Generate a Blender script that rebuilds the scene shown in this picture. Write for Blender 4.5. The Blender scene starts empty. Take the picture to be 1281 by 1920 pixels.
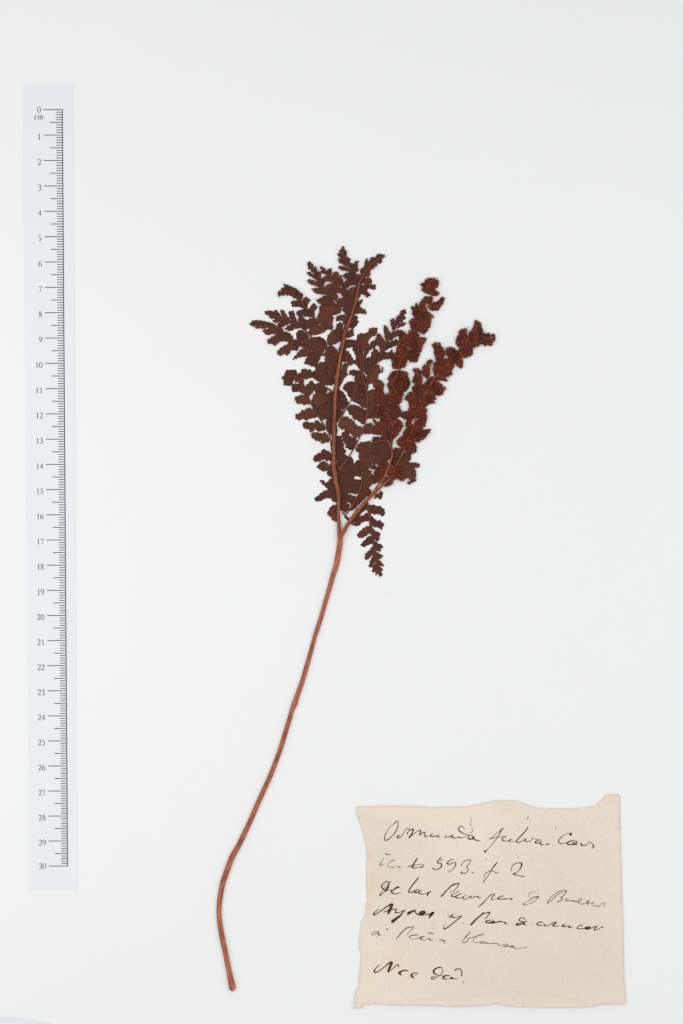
import bpy, math, random
from mathutils import Vector, noise
from mathutils.geometry import delaunay_2d_cdt, intersect_point_line

scene = bpy.context.scene
col = scene.collection
R = random.Random(7)

# ------------------------------------------------------------------ camera
FPX, CX, CY, DIST, TILT = 4000.0, 640.5, 960.0, 0.845, math.radians(1.53)
cd = bpy.data.cameras.new("camera")
cam = bpy.data.objects.new("camera", cd)
col.objects.link(cam)
cam.location = (0, DIST * math.sin(TILT), DIST * math.cos(TILT))
cam.rotation_euler = (-TILT, 0, 0)
cd.sensor_fit = 'VERTICAL'
cd.sensor_height = 36.0
cd.lens = 36.0 * FPX / 1920.0
cd.clip_start = 0.01
cd.clip_end = 20
scene.camera = cam

# ------------------------------------------------------------------ light
world = bpy.data.worlds.new("World")
scene.world = world
world.use_nodes = True
bg = world.node_tree.nodes["Background"]
bg.inputs[0].default_value = (0.99, 0.995, 1.0, 1)
bg.inputs[1].default_value = 0.70


def area_light(name, loc, size, power, color=(1, 1, 1)):
    l = bpy.data.lights.new(name, 'AREA')
    l.shape = 'RECTANGLE'
    l.size, l.size_y = size
    l.energy = power
    l.color = color
    o = bpy.data.objects.new(name, l)
    col.objects.link(o)
    o.location = loc
    o.rotation_euler = (Vector((0, 0, 0)) - Vector(loc)).to_track_quat('-Z', 'Y').to_euler()
    return o


area_light("copy_stand_light", (-0.40, -0.03, 0.50), (0.35, 0.6), 1.30, (1.0, 0.995, 0.985))
area_light("copy_stand_light", (0.42, -0.05, 0.54), (0.35, 0.6), 1.02, (0.975, 0.99, 1.0))
scene.view_settings.view_transform = 'Standard'
scene.view_settings.look = 'None'
scene.view_settings.exposure = 0.0
scene.view_settings.gamma = 1.0


# ------------------------------------------------------------------ helpers
def srgb(r, g, b):
    f = lambda c: (c / 255 / 12.92) if c / 255 <= 0.04045 else ((c / 255 + 0.055) / 1.055) ** 2.4
    return (f(r), f(g), f(b), 1.0)


ct, st = math.cos(TILT), math.sin(TILT)


def at(px, py, z=0.0):
    """point of the plane at height z (metres) lying on the ray through photo pixel px, py"""
    u, v = (px - CX) / FPX, (CY - py) / FPX
    # camera axes after the tilt about X by -TILT
    d = Vector((u, v * ct - st, -v * st - ct))
    c = Vector((0, DIST * st, DIST * ct))
    t = (z - c.z) / d.z
    return c + d * t


MM = 0.001


class Node:
    pass


def mat(name):
    m = bpy.data.materials.new(name)
    m.use_nodes = True
    nt = m.node_tree
    b = nt.nodes["Principled BSDF"]
    return m, nt, b


def N(nt, kind, **kw):
    n = nt.nodes.new(kind)
    for k, v in kw.items():
        if k in ('blend_type', 'data_type', 'attribute_name', 'attribute_type', 'operation', 'noise_dimensions', 'uv_map'):
            setattr(n, k, v)
        else:
            n.inputs[k].default_value = v
    return n


def ramp(nt, fac, stops):
    r = nt.nodes.new('ShaderNodeValToRGB')
    e = r.color_ramp.elements
    while len(e) < len(stops):
        e.new(0.5)
    for k, (p, c) in enumerate(stops):
        e[k].position = p
        e[k].color = c
    nt.links.new(fac, r.inputs[0])
    return r.outputs[0]


def mix(nt, fac, a, b, mode='MIX'):
    m = nt.nodes.new('ShaderNodeMix')
    m.data_type = 'RGBA'
    m.blend_type = mode
    for sock, v in ((m.inputs[0], fac), (m.inputs[6], a), (m.inputs[7], b)):
        if hasattr(v, 'is_linked') or hasattr(v, 'links'):
            nt.links.new(v, sock)
        else:
            sock.default_value = v
    return m.outputs[2]


def coords(nt, kind='Object', scale=None):
    tc = nt.nodes.new('ShaderNodeTexCoord')
    out = tc.outputs[kind]
    if scale:
        mp = nt.nodes.new('ShaderNodeMapping')
        mp.inputs['Scale'].default_value = scale
        nt.links.new(out, mp.inputs[0])
        out = mp.outputs[0]
    return out


def tex(nt, vec, scale, detail=3, rough=0.55):
    n = nt.nodes.new('ShaderNodeTexNoise')
    n.inputs['Scale'].default_value = scale
    n.inputs['Detail'].default_value = detail
    n.inputs['Roughness'].default_value = rough
    nt.links.new(vec, n.inputs['Vector'])
    return n.outputs['Fac']


def bump(nt, b, h, dist, strength=1.0):
    n = nt.nodes.new('ShaderNodeBump')
    n.inputs['Strength'].default_value = strength
    n.inputs['Distance'].default_value = dist
    nt.links.new(h, n.inputs['Height'])
    nt.links.new(n.outputs[0], b.inputs['Normal'])


def world_pos(nt):
    return nt.nodes.new('ShaderNodeNewGeometry').outputs['Position']


def m_sheet(name, c1, c2, spec=0.2):
    m, nt, b = mat(name)
    p = world_pos(nt)
    f = tex(nt, p, 45, 3)
    g = tex(nt, p, 1400, 4, 0.7)
    nt.links.new(mix(nt, f, c1, c2), b.inputs['Base Color'])
    b.inputs['Roughness'].default_value = 0.8
    b.inputs['Specular IOR Level'].default_value = spec
    bump(nt, b, g, 0.00003, 0.5)
    return m


M_sheet = m_sheet("white_card", (0.828, 0.830, 0.828, 1), (0.838, 0.838, 0.838, 1))
M_table = m_sheet("pale_table", (0.74, 0.765, 0.81, 1), (0.76, 0.78, 0.83, 1))
M_ruler = m_sheet("blue_white_paper", (0.770, 0.788, 0.828, 1), (0.778, 0.795, 0.834, 1))

# dried leaf
M_leaf, nt, b = mat("dried_leaf")
oi = nt.nodes.new('ShaderNodeObjectInfo')
p = world_pos(nt)
base = ramp(nt, oi.outputs['Random'], [(0, srgb(70, 42, 35)), (0.35, srgb(83, 48, 37)), (0.75, srgb(96, 53, 38)), (1, srgb(105, 59, 42))])
f1 = tex(nt, p, 420, 4, 0.6)
c = mix(nt, ramp(nt, f1, [(0.35, (0, 0, 0, 1)), (0.7, (1, 1, 1, 1))]), base, srgb(74, 45, 38))
f2 = tex(nt, p, 1700, 3, 0.6)
c = mix(nt, ramp(nt, f2, [(0.5, (0, 0, 0, 1)), (0.8, (0.8, 0.8, 0.8, 1))]), c, srgb(122, 68, 48))
nt.links.new(c, b.inputs['Base Color'])
b.inputs['Roughness'].default_value = 0.75
b.inputs['Specular IOR Level'].default_value = 0.12
bump(nt, b, f2, 0.00012, 0.7)


def m_stem(name, light, mid, dark, spec=0.3):
    m, nt, b = mat(name)
    v = coords(nt, 'UV', (11.0, 1.3, 1))
    f = tex(nt, v, 1.0, 4, 0.65)
    c = ramp(nt, f, [(0.3, dark), (0.47, mid), (0.62, light), (0.75, mid)])
    v2 = coords(nt, 'UV', (1.6, 1.4, 1))
    g = tex(nt, v2, 1.2, 2)
    c = mix(nt, ramp(nt, g, [(0.42, (0, 0, 0, 1)), (0.68, (.85, .85, .85, 1))]), c, dark)
    nt.links.new(c, b.inputs['Base Color'])
    b.inputs['Roughness'].default_value = 0.55
    b.inputs['Specular IOR Level'].default_value = spec
    bump(nt, b, f, 0.0003, 0.8)
    return m


M_stipe = m_stem("stipe_bark", srgb(192, 122, 88), srgb(166, 94, 64), srgb(128, 66, 46))
M_rach = m_stem("rachis_bark", srgb(176, 102, 70), srgb(150, 80, 52), srgb(106, 56, 40), 0.18)
M_costa = m_stem("midrib", srgb(140, 82, 60), srgb(124, 70, 50), srgb(104, 58, 43), 0.1)
M_rach2 = m_stem("secondary_rachis", srgb(160, 94, 68), srgb(138, 76, 54), srgb(112, 60, 42), 0.15)
M_fibre = m_stem("fibre", srgb(190, 110, 66), srgb(164, 86, 50), srgb(130, 60, 36), 0.15)
M_hair = m_stem("pale_hair", srgb(214, 180, 160), srgb(200, 160, 140), srgb(180, 130, 108), 0.1)
M_cut = m_stem("cut_end", srgb(120, 104, 84), srgb(100, 86, 70), srgb(80, 70, 58), 0.1)

M_spor, nt, b = mat("sporangia")
g = nt.nodes.new('ShaderNodeNewGeometry')
c = ramp(nt, g.outputs['Random Per Island'], [(0, srgb(76, 37, 26)), (0.45, srgb(106, 49, 30)), (0.8, srgb(136, 65, 38)), (0.95, srgb(156, 82, 50)), (1, srgb(174, 98, 62))])
f = tex(nt, g.outputs['Position'], 260, 2)
c = mix(nt, ramp(nt, f, [(0.42, (0, 0, 0, 1)), (0.66, (.8, .8, .8, 1))]), c, srgb(78, 39, 30))
nt.links.new(c, b.inputs['Base Color'])
b.inputs['Roughness'].default_value = 0.6
b.inputs['Specular IOR Level'].default_value = 0.2

# old paper, darker along the torn edge and in old stains (point attribute "age")
M_label, nt, b = mat("old_paper")
p = world_pos(nt)
f = ramp(nt, tex(nt, p, 14, 3, 0.55), [(.34, (0, 0, 0, 1)), (.66, (1, 1, 1, 1))])
c = mix(nt, f, srgb(233, 220, 204), srgb(222, 213, 196))
fine = tex(nt, coords(nt, 'Object', (1, 0.6, 1)), 1700, 4, 0.65)
c = mix(nt, ramp(nt, fine, [(0.36, (.28, .28, .28, 1)), (0.6, (0, 0, 0, 1))]), c, srgb(202, 192, 174))
a = N(nt, 'ShaderNodeAttribute', attribute_name='age')
c = mix(nt, a.outputs['Fac'], c, srgb(235, 214, 194))
a2 = N(nt, 'ShaderNodeAttribute', attribute_name='stain')
c = mix(nt, a2.outputs['Fac'], c, srgb(226, 198, 166))
v = nt.nodes.new('ShaderNodeTexVoronoi')
v.inputs['Scale'].default_value = 330
nt.links.new(p, v.inputs['Vector'])
sp_ = nt.nodes.new('ShaderNodeSeparateColor')
nt.links.new(v.outputs['Color'], sp_.inputs[0])
mm_ = nt.nodes.new('ShaderNodeMath')
mm_.operation = 'MULTIPLY'
nt.links.new(ramp(nt, v.outputs['Distance'], [(0.05, (.6, .6, .6, 1)), (0.16, (0, 0, 0, 1))]), mm_.inputs[0])
nt.links.new(ramp(nt, sp_.outputs[0], [(0.62, (0, 0, 0, 1)), (1.0, (1, 1, 1, 1))]), mm_.inputs[1])
c = mix(nt, mm_.outputs[0], c, srgb(160, 140, 120))
nt.links.new(c, b.inputs['Base Color'])
b.inputs['Roughness'].default_value = 0.85
b.inputs['Specular IOR Level'].default_value = 0.12
bump(nt, b, fine, 0.00006, 0.6)

M_ink, nt, b = mat("iron_gall_ink")
p = world_pos(nt)
f = ramp(nt, tex(nt, p, 330, 2), [(.38, (0, 0, 0, 1)), (.64, (1, 1, 1, 1))])
nt.links.new(mix(nt, f, srgb(38, 21, 16), srgb(92, 57, 39)), b.inputs['Base Color'])
b.inputs['Roughness'].default_value = 0.7
b.inputs['Specular IOR Level'].default_value = 0.1
M_inkf, nt, b = mat("faded_ink")
p = world_pos(nt)
f = tex(nt, p, 900, 3)
nt.links.new(mix(nt, f, srgb(92, 62, 46), srgb(128, 96, 74)), b.inputs['Base Color'])
b.inputs['Roughness'].default_value = 0.75
b.inputs['Specular IOR Level'].default_value = 0.1
M_print, nt, b = mat("grey_print")
b.inputs['Base Color'].default_value = srgb(66, 62, 66)
b.inputs['Roughness'].default_value = 0.6
b.inputs['Specular IOR Level'].default_value = 0.1
M_print2, nt, b = mat("light_grey_print")
b.inputs['Base Color'].default_value = srgb(84, 84, 88)
b.inputs['Roughness'].default_value = 0.6
b.inputs['Specular IOR Level'].default_value = 0.1
M_dust, nt, b = mat("dust")
b.inputs['Base Color'].default_value = srgb(120, 112, 106)
b.inputs['Roughness'].default_value = 0.9

WL = {}


def empty(name, loc, label=None, cat=None, kind=None):
    o = bpy.data.objects.new(name, None)
    o.empty_display_size = 0.01
    col.objects.link(o)
    o.location = loc
    WL[o.name] = Vector(loc)
    if label: o['label'] = label
    if cat: o['category'] = cat
    return o


def obj(name, verts, faces, m, parent=None, label=None, cat=None, kind=None, uvs=None, smooth=True, attrs=None):
    """one mesh object; verts are world points, its origin is put at their centre"""
    n = max(1, len(verts))
    cc = Vector((sum(v[0] for v in verts) / n, sum(v[1] for v in verts) / n, min(v[2] for v in verts)))
    me = bpy.data.meshes.new(name)
    me.from_pydata([tuple(Vector(v) - cc) for v in verts], [], faces)
    if uvs:
        ul = me.uv_layers.new(name='uv')
        for lp in me.loops:
            ul.data[lp.index].uv = uvs[lp.vertex_index]
    for k, vals in (attrs or {}).items():
        at_ = me.attributes.new(k, 'FLOAT', 'POINT')
        at_.data.foreach_set('value', vals)
    if smooth:
        me.polygons.foreach_set('use_smooth', [True] * len(me.polygons))
    me.materials.append(m)
    me.update()
    o = bpy.data.objects.new(name, me)
    col.objects.link(o)
    o.location = cc
    WL[o.name] = cc
    if parent:
        o.parent = parent
        o.location = cc - WL[parent.name]
    if label: o['label'] = label
    if cat: o['category'] = cat
    if kind: o['kind'] = kind
    return o


def catmull(pts, n, closed=True):
    out = []
    L = len(pts)
    rng = range(L) if closed else range(L - 1)
    for i in rng:
        if closed:
            a, b_, c_, d = pts[i - 1], pts[i], pts[(i + 1) % L], pts[(i + 2) % L]
        else:
            a, b_, c_, d = pts[max(i - 1, 0)], pts[i], pts[i + 1], pts[min(i + 2, L - 1)]
        for k in range(n):
            t = k / n
            out.append(tuple(0.5 * ((2 * b_[j]) + (-a[j] + c_[j]) * t + (2 * a[j] - 5 * b_[j] + 4 * c_[j] - d[j]) * t * t
                                    + (-a[j] + 3 * b_[j] - 3 * c_[j] + d[j]) * t ** 3) for j in range(len(b_))))
    if not closed:
        out.append(tuple(pts[-1]))
    return out


def inside(x, y, poly):
    r = False
    j = len(poly) - 1
    for i in range(len(poly)):
        xi, yi = poly[i][0], poly[i][1]
        xj, yj = poly[j][0], poly[j][1]
        if (yi > y) != (yj > y) and x < (xj - xi) * (y - yi) / (yj - yi) + xi:
            r = not r
        j = i
    return r


def edge_dist(x, y, poly):
    best = 1e9
    for i in range(len(poly)):
        ax, ay = poly[i - 1][0], poly[i - 1][1]
        bx, by = poly[i][0], poly[i][1]
        dx, dy = bx - ax, by - ay
        l = dx * dx + dy * dy
        t = 0 if l == 0 else max(0, min(1, ((x - ax) * dx + (y - ay) * dy) / l))
        d = math.hypot(x - ax - dx * t, y - ay - dy * t)
        if d < best: best = d
    return best


def slab(poly, step, zfun, thick, jitter=0.0, extra=()):
    """closed sheet cut to a pixel-space outline, top surface zfun(px,py) (metres), thickness thick"""
    xs = [q[0] for q in poly]
    ys = [q[1] for q in poly]
    pts = [Vector((q[0], q[1])) for q in poly]
    nb = len(pts)
    y = min(ys) + step * 0.5
    while y < max(ys):
        x = min(xs) + step * 0.5
        while x < max(xs):
            X, Y = x + R.uniform(-jitter, jitter), y + R.uniform(-jitter, jitter)
            if inside(X, Y, poly) and edge_dist(X, Y, poly) > step * 0.35:
                pts.append(Vector((X, Y)))
            x += step
        y += step
    pts += [Vector(q) for q in extra if inside(q[0], q[1], poly) and edge_dist(q[0], q[1], poly) > 0.6]
    edges = [(i, (i + 1) % nb) for i in range(nb)]
    v2, e2, f2, ov, oe, of = delaunay_2d_cdt(pts, edges, [], 1, 1e-5)
    n = len(v2)
    tops, bots = [], []
    for q in v2:
        z = zfun(q[0], q[1])
        w = at(q[0], q[1], z)
        tops.append(w)
        bots.append(Vector((w.x, w.y, w.z - thick)))
    faces = []
    cnt = {}
    for f in f2:
        a = Vector(tops[f[1]]) - tops[f[0]]
        b_ = Vector(tops[f[2]]) - tops[f[0]]
        f = list(f)
        if a.cross(b_).z < 0: f.reverse()
        faces.append(tuple(f))
        faces.append(tuple(n + k for k in reversed(f)))
        for i in range(len(f)):
            e = (f[i], f[(i + 1) % len(f)])
            cnt[e] = 1
    for (a, b_) in cnt:
        if (b_, a) not in cnt:
            faces.append((b_, a, n + a, n + b_))
    return tops + bots, faces, [(q[0], q[1]) for q in v2]


def tube(path, sides=10, flat=0.6, cap=True, groove=0.0):
    """path: (px, py, z_mm of the axis, radius_px); flattened cross-section"""
    P = [at(p[0], p[1], p[2] * MM) for p in path]
    verts, faces, uvs = [], [], []
    L = 0.0
    for i, (w, p) in enumerate(zip(P, path)):
        a = P[max(i - 1, 0)]
        c_ = P[min(i + 1, len(P) - 1)]
        t = (c_ - a).normalized()
        s = t.cross(Vector((0, 0, 1))).normalized()
        u = s.cross(t).normalized()
        r = p[3] * 0.000211
        if i: L += (P[i] - P[i - 1]).length
        for k in range(sides + 1):
            th = 2 * math.pi * k / sides
            rr = r * (1 - groove * max(0, math.sin(th)) ** 6)
            q = w + s * (rr * math.cos(th)) + u * (rr * flat * math.sin(th))
            verts.append(q)
            uvs.append((k / sides, L * 100))
    m_ = sides + 1
    for i in range(len(P) - 1):
        for k in range(sides):
            a = i * m_ + k
            faces.append((a, a + 1, a + m_ + 1, a + m_))
    if cap:
        faces.append(tuple(range(sides)))
        b0 = (len(P) - 1) * m_
        faces.append(tuple(b0 + k for k in reversed(range(sides))))
    return verts, faces, uvs


def join(parts):
    V, F, U = [], [], []
    for v, f, u in parts:
        o_ = len(V)
        V += v
        F += [tuple(k + o_ for k in q) for q in f]
        U += u
    return V, F, U


def fl(s):
    """'x,y x,y' -> list of tuples"""
    return [tuple(float(k) for k in q.split(',')) for q in s.split()]


TS = 1280 / 180.0
TILES = {1: (460, 450), 2: (560, 450), 3: (620, 560), 4: (520, 660), 5: (640, 760), 6: (760, 510), 7: (580, 840)}


def tp(t, s):
    ox, oy = TILES[t]
    return [(ox + q[0] / TS, oy + q[1] / TS) + tuple(q[2:]) for q in (fl(s) if isinstance(s, str) else s)]


# ------------------------------------------------------------------ setting
v = [Vector((x, y, -0.00072)) for x, y in ((-0.6, -0.7), (0.6, -0.7), (0.6, 0.7), (-0.6, 0.7))]
vb = [q + Vector((0, 0, -0.02)) for q in v]
obj("tabletop", v + vb, [(0, 1, 2, 3), (7, 6, 5, 4), (0, 4, 5, 1), (1, 5, 6, 2), (2, 6, 7, 3), (3, 7, 4, 0)], M_table, kind='structure', smooth=False)
# the white card, its lower left edge lifts and curves inside the frame
sheet_out = catmull([(-90, -90), (300, -90), (800, -90), (1370, -90), (1370, 600), (1370, 1300), (1370, 2010), (900, 2010), (420, 1985), (250, 1960), (180, 1940), (100, 1919.5),
                     (60, 1913), (32, 1908), (0, 1907), (-90, 1908), (-90, 1400), (-90, 700)], 3)


def sheet_z(x, y):
    return 0.0


V, F, P2 = slab(sheet_out, 90, sheet_z, 0.0007)
obj("backing_sheet", V, F, M_sheet, label="large white card under the fern, ruler strip and handwritten note, its lower left edge curving",
    cat="card", smooth=False)

# ------------------------------------------------------------------ ruler strip
RTOP, RBOT = at(117.2, 205.6), at(127.0, 1623.6)
RDIR = (RBOT - RTOP) / 30.0           # one printed centimetre
RN = Vector((RDIR.y, -RDIR.x, 0)).normalized()
if RN.x > 0: RN = -RN                 # towards the numerals (left)
RU = -RDIR.normalized()               # up along the strip
ZR = 0.00014
rul = empty("paper_ruler", at(100, 910, 0.0))
rul['label'] = "narrow bluish white paper ruler strip printed with centimetres 0 to 30 along the left side"
rul['category'] = "ruler"
out = [(43.5, 158.5), (90, 158.2), (136.8, 158), (138.5, 400), (141, 800), (143.5, 1300), (145, 1669), (100, 1669.5), (57, 1670), (53, 1300), (48, 800), (45, 400)]
V, F, P2 = slab(out, 30, lambda x, y: ZR, 0.00012)
obj("paper_strip", V, F, M_ruler, rul, smooth=False)


def rp(s_cm, off, z=ZR + 0.00003):
    """printed point: s_cm along the scale, off metres to the left of the axis"""
    q = RTOP + RDIR * s_cm + RN * off
    return Vector((q.x, q.y, z))


def quad(s0, s1, o0, o1, z=ZR + 0.00003):
    return [rp(s0, o0, z), rp(s0, o1, z), rp(s1, o1, z), rp(s1, o0, z)]


def box(q, t=0.00002):
    V = q + [p - Vector((0, 0, t)) for p in q]
    a = (q[1] - q[0]).cross(q[2] - q[0]).z
    F = [(0, 1, 2, 3), (7, 6, 5, 4), (0, 4, 5, 1), (1, 5, 6, 2), (2, 6, 7, 3), (3, 7, 4, 0)]
    if a < 0: F = [tuple(reversed(f)) for f in F]
    return V, F


PX = 0.0002112
hw = 0.0155  # half a line width in cm
V, F = box(quad(-hw, 30 + hw, -0.8 * PX, 0.8 * PX))
obj("scale_line", V, F, M_print, rul, smooth=False)
mmV, mmF = [], []
for k in range(301):
    s = k / 10
    if k % 10 == 0:
        V, F = box(quad(s - hw, s + hw, 0.8 * PX, 35.3 * PX))
        obj("centimetre_mark", V, F, M_print, rul, smooth=False)
    else:
        V, F = box(quad(s - hw, s + hw, 0.8 * PX, (23.4 if k % 5 == 0 else 11.7) * PX))
        if k % 5 == 0:
            obj("half_centimetre_mark", V, F, M_print, rul, smooth=False)
        else:
            n0 = len(mmV)
            mmV += V
            mmF += [tuple(a + n0 for a in f) for f in F]
obj("millimetre_marks", mmV, mmF, M_print, rul, kind='stuff', smooth=False)


def ribbon(pts, wfun=lambda w: w):
    """pen stroke: (x, y, w) in some 2-D space -> outline quads (list of left/right points)"""
    L_, R_ = [], []
    n = len(pts)
    for i in range(n):
        a, c_ = pts[max(i - 1, 0)], pts[min(i + 1, n - 1)]
        dx, dy = c_[0] - a[0], c_[1] - a[1]
        l = math.hypot(dx, dy) or 1
        nx, ny = -dy / l, dx / l
        w = wfun(pts[i][2]) / 2
        L_.append((pts[i][0] + nx * w, pts[i][1] + ny * w))
        R_.append((pts[i][0] - nx * w, pts[i][1] - ny * w))
    return L_, R_


# serif figures as pen strokes in a 1 x 1.5 box, y down
G = {
    '0': ["0.5,0.03,.10 0.22,0.2,.16 0.12,0.75,.22 0.22,1.3,.16 0.5,1.47,.10 0.78,1.3,.16 0.88,0.75,.22 0.78,0.2,.16 0.5,0.03,.10"],
    '1': ["0.25,0.28,.08 0.42,0.16,.1 0.55,0.05,.14", "0.55,0.05,.2 0.55,0.75,.2 0.55,1.44,.2", "0.28,1.46,.08 0.55,1.45,.08 0.82,1.46,.08"],
    '2': ["0.12,0.42,.1 0.22,0.13,.14 0.48,0.03,.16 0.76,0.15,.2 0.8,0.42,.22 0.66,0.78,.18 0.4,1.12,.12 0.12,1.42,.1", "0.12,1.4,.16 0.5,1.4,.18 0.8,1.4,.16 0.92,1.15,.06"],
    '3': ["0.14,0.34,.09 0.26,0.1,.12 0.5,0.03,.16 0.74,0.14,.2 0.76,0.38,.2 0.62,0.58,.14 0.38,0.68,.08", "0.4,0.66,.08 0.68,0.76,.18 0.82,1.02,.22 0.74,1.3,.18 0.48,1.46,.12 0.14,1.4,.2"],
    '4': ["0.66,0.05,.2 0.66,0.75,.2 0.66,1.46,.2", "0.66,0.06,.08 0.38,0.52,.08 0.08,1.0,.08", "0.08,1.02,.14 0.5,1.02,.14 0.92,1.02,.14"],
    '5': ["0.3,0.12,.18 0.6,0.11,.18 0.84,0.08,.12", "0.34,0.1,.07 0.25,0.35,.07 0.2,0.6,.08", "0.2,0.58,.14 0.55,0.66,.16 0.8,0.92,.22 0.74,1.26,.18 0.48,1.45,.12 0.12,1.4,.2"],
    '6': ["0.86,0.04,.08 0.5,0.2,.14 0.24,0.55,.2 0.14,1.0,.22 0.26,1.35,.18 0.52,1.47,.1 0.8,1.32,.18 0.86,1.02,.2 0.74,0.74,.16 0.5,0.66,.1 0.24,0.78,.1"],
    '7': ["0.1,0.34,.06 0.18,0.14,.14 0.5,0.12,.18 0.88,0.1,.14", "0.86,0.12,.1 0.62,0.8,.13 0.4,1.47,.14"],
    '8': ["0.5,0.03,.1 0.24,0.14,.18 0.24,0.4,.2 0.5,0.68,.2 0.78,0.96,.2 0.8,1.28,.18 0.5,1.47,.1 0.2,1.28,.18 0.22,0.98,.16 0.5,0.68,.1 0.74,0.44,.16 0.76,0.16,.16 0.5,0.03,.1"],
    '9': ["0.14,1.46,.08 0.5,1.3,.14 0.76,0.95,.2 0.86,0.5,.22 0.74,0.15,.18 0.48,0.03,.1 0.2,0.18,.18 0.14,0.48,.2 0.26,0.76,.16 0.5,0.84,.1 0.76,0.72,.1"],
    'c': ["0.84,0.72,.2 0.68,0.54,.14 0.42,0.52,.12 0.2,0.74,.18 0.16,1.02,.22 0.3,1.34,.18 0.58,1.44,.14 0.88,1.24,.07"],
    'm': ["0.22,0.56,.18 0.22,1.0,.19 0.22,1.44,.19", "0.22,0.72,.08 0.46,0.54,.12 0.68,0.62,.18 0.72,0.9,.19 0.72,1.44,.19",
          "0.72,0.72,.08 0.96,0.54,.12 1.18,0.62,.18 1.22,0.9,.19 1.22,1.44,.19", "0.04,1.46,.06 0.4,1.46,.06", "0.56,1.46,.06 0.9,1.46,.06", "1.06,1.46,.06 1.4,1.46,.06", "0.04,0.6,.06 0.24,0.56,.06"],
}


def glyphs(text, name, s_cm, right_off, top_dy, w, h, pitch):
    """figures right-aligned at right_off metres left of the axis, top_dy metres below the mark"""
    V, F = [], []
    width = sum(pitch * (1.5 if ch == 'm' else 1) for ch in text)
    x0 = -width
    zz = ZR + 0.00004
    for ch in text:
        for st_ in G[ch]:
            pts = catmull(fl(st_), 5, closed=False)
            L_, R_ = ribbon(pts)
            n0 = len(V)
            for a, b_ in zip(L_, R_):
                for q in (a, b_):
                    P = RTOP + RDIR * s_cm - RN * (x0 + q[0] * w) + RN * right_off - RU * (top_dy + q[1] * h / 1.5)
                    V.append(Vector((P.x, P.y, zz)))
            for i in range(len(L_) - 1):
                a = n0 + 2 * i
                f = (a, a + 2, a + 3, a + 1)
                if (V[f[1]] - V[f[0]]).cross(V[f[2]] - V[f[0]]).z < 0: f = tuple(reversed(f))
                F.append(f)
        x0 += pitch * (1.5 if ch == 'm' else 1)
    obj(name, V, F, M_print2, rul, smooth=False)


for k in range(31):
    dy = -5.2 if k in (0, 30) else -2.4
    glyphs(str(k), "numeral", k, 39.8 * PX, dy * PX, 7.0 * PX, 10.6 * PX, 7.3 * PX)
glyphs("cm", "unit_letters", 0, 35.0 * PX, 7.2 * PX, 7.2 * PX, 11.0 * PX, 7.2 * PX)

# ------------------------------------------------------------------ torn paper note with handwriting
lab_out = [(667.5, 1521.5), (668.5, 1515), (670.8, 1512.4), (682, 1512.6), (693.7, 1512.3), (715, 1511.2), (737.4, 1511), (781, 1512), (803, 1514), (824.9, 1513.5), (846, 1513.2), (868.6, 1513.2), (885, 1510.6), (901.4, 1507.3), (915, 1504.4),
           (931.9, 1501.2), (945, 1500.4), (958, 1501.4), (966, 1502.2), (975.6, 1504.5), (986, 1508), (997.4, 1511.7), (1006, 1514), (1015, 1514.8), (1040, 1515.4), (1063, 1516), (1087, 1515), (1111, 1512.8), (1117, 1510), (1122, 1506.2),
           (1126, 1502.6), (1130.8, 1498.6), (1134, 1493), (1139.5, 1489.8), (1146, 1489.9), (1152, 1491.3), (1161.4, 1491.4), (1162, 1517), (1162.5, 1545.6), (1164, 1580), (1164.6, 1611), (1165.6, 1655), (1166.8, 1699.9), (1168, 1733.7), (1169.2, 1775), (1170, 1821),
           (1171.2, 1850), (1172.3, 1876), (1173.2, 1880), (1170, 1883), (1150, 1882.8), (1128.6, 1883.4), (1118, 1885), (1106.7, 1887.8), (1080, 1888.7), (1045.5, 1888.9), (1000, 1888.6), (960.3, 1887.4), (944, 1885), (931.9, 1882.3), (920, 1884.3), (900, 1886),
           (868.6, 1887.2), (835, 1886.6), (803, 1885.2), (770, 1884.8), (737.4, 1884.5), (715, 1883.2), (693.7, 1883.0), (680.5, 1883.2), (677.5, 1886.5), (676.5, 1890), (670.5, 1891.2), (664.2, 1890.7), (664.8, 1886), (667.5, 1881), (666, 1876),
           (666.4, 1868), (667.6, 1856.5), (671, 1856), (673, 1847), (674.2, 1830), (676.2, 1812.4), (676.8, 1799), (675.8, 1786), (673.4, 1776), (673, 1766.5), (674, 1759), (673.2, 1753), (676.6, 1747), (676.2, 1738), (677.8, 1728),
           (682, 1722), (685, 1711.9), (684.6, 1702), (687.6, 1696), (688.9, 1685), (687.8, 1668), (686.8, 1650), (688, 1637), (687.6, 1622), (689.3, 1611), (688, 1600), (687, 1589), (685, 1578.4), (682, 1564), (678.4, 1552), (674, 1541)]
lab_out = [(x + R.uniform(-.25, .25), y + R.uniform(-.25, .25)) for x, y in lab_out]
lab_out = [(x + .45 * noise.noise(Vector((x * .21, y * .21, 3))), y + .45 * noise.noise(Vector((x * .21, y * .21, 8)))) for x, y in catmull(lab_out, 3)]
crease = [(735, 1878), (790, 1874), (830, 1873), (868, 1870), (905, 1863), (931, 1858), (965, 1858), (1000, 1862), (1035, 1863), (1060, 1869), (1085, 1876), (1110, 1884)]


def line_dist(x, y, ln):
    best = 1e9
    for i in range(1, len(ln)):
        ax, ay = ln[i - 1]
        bx, by = ln[i]
        dx, dy = bx - ax, by - ay
        t = max(0, min(1, ((x - ax) * dx + (y - ay) * dy) / (dx * dx + dy * dy)))
        best = min(best, math.hypot(x - ax - dx * t, y - ay - dy * t))
    return best


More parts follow.
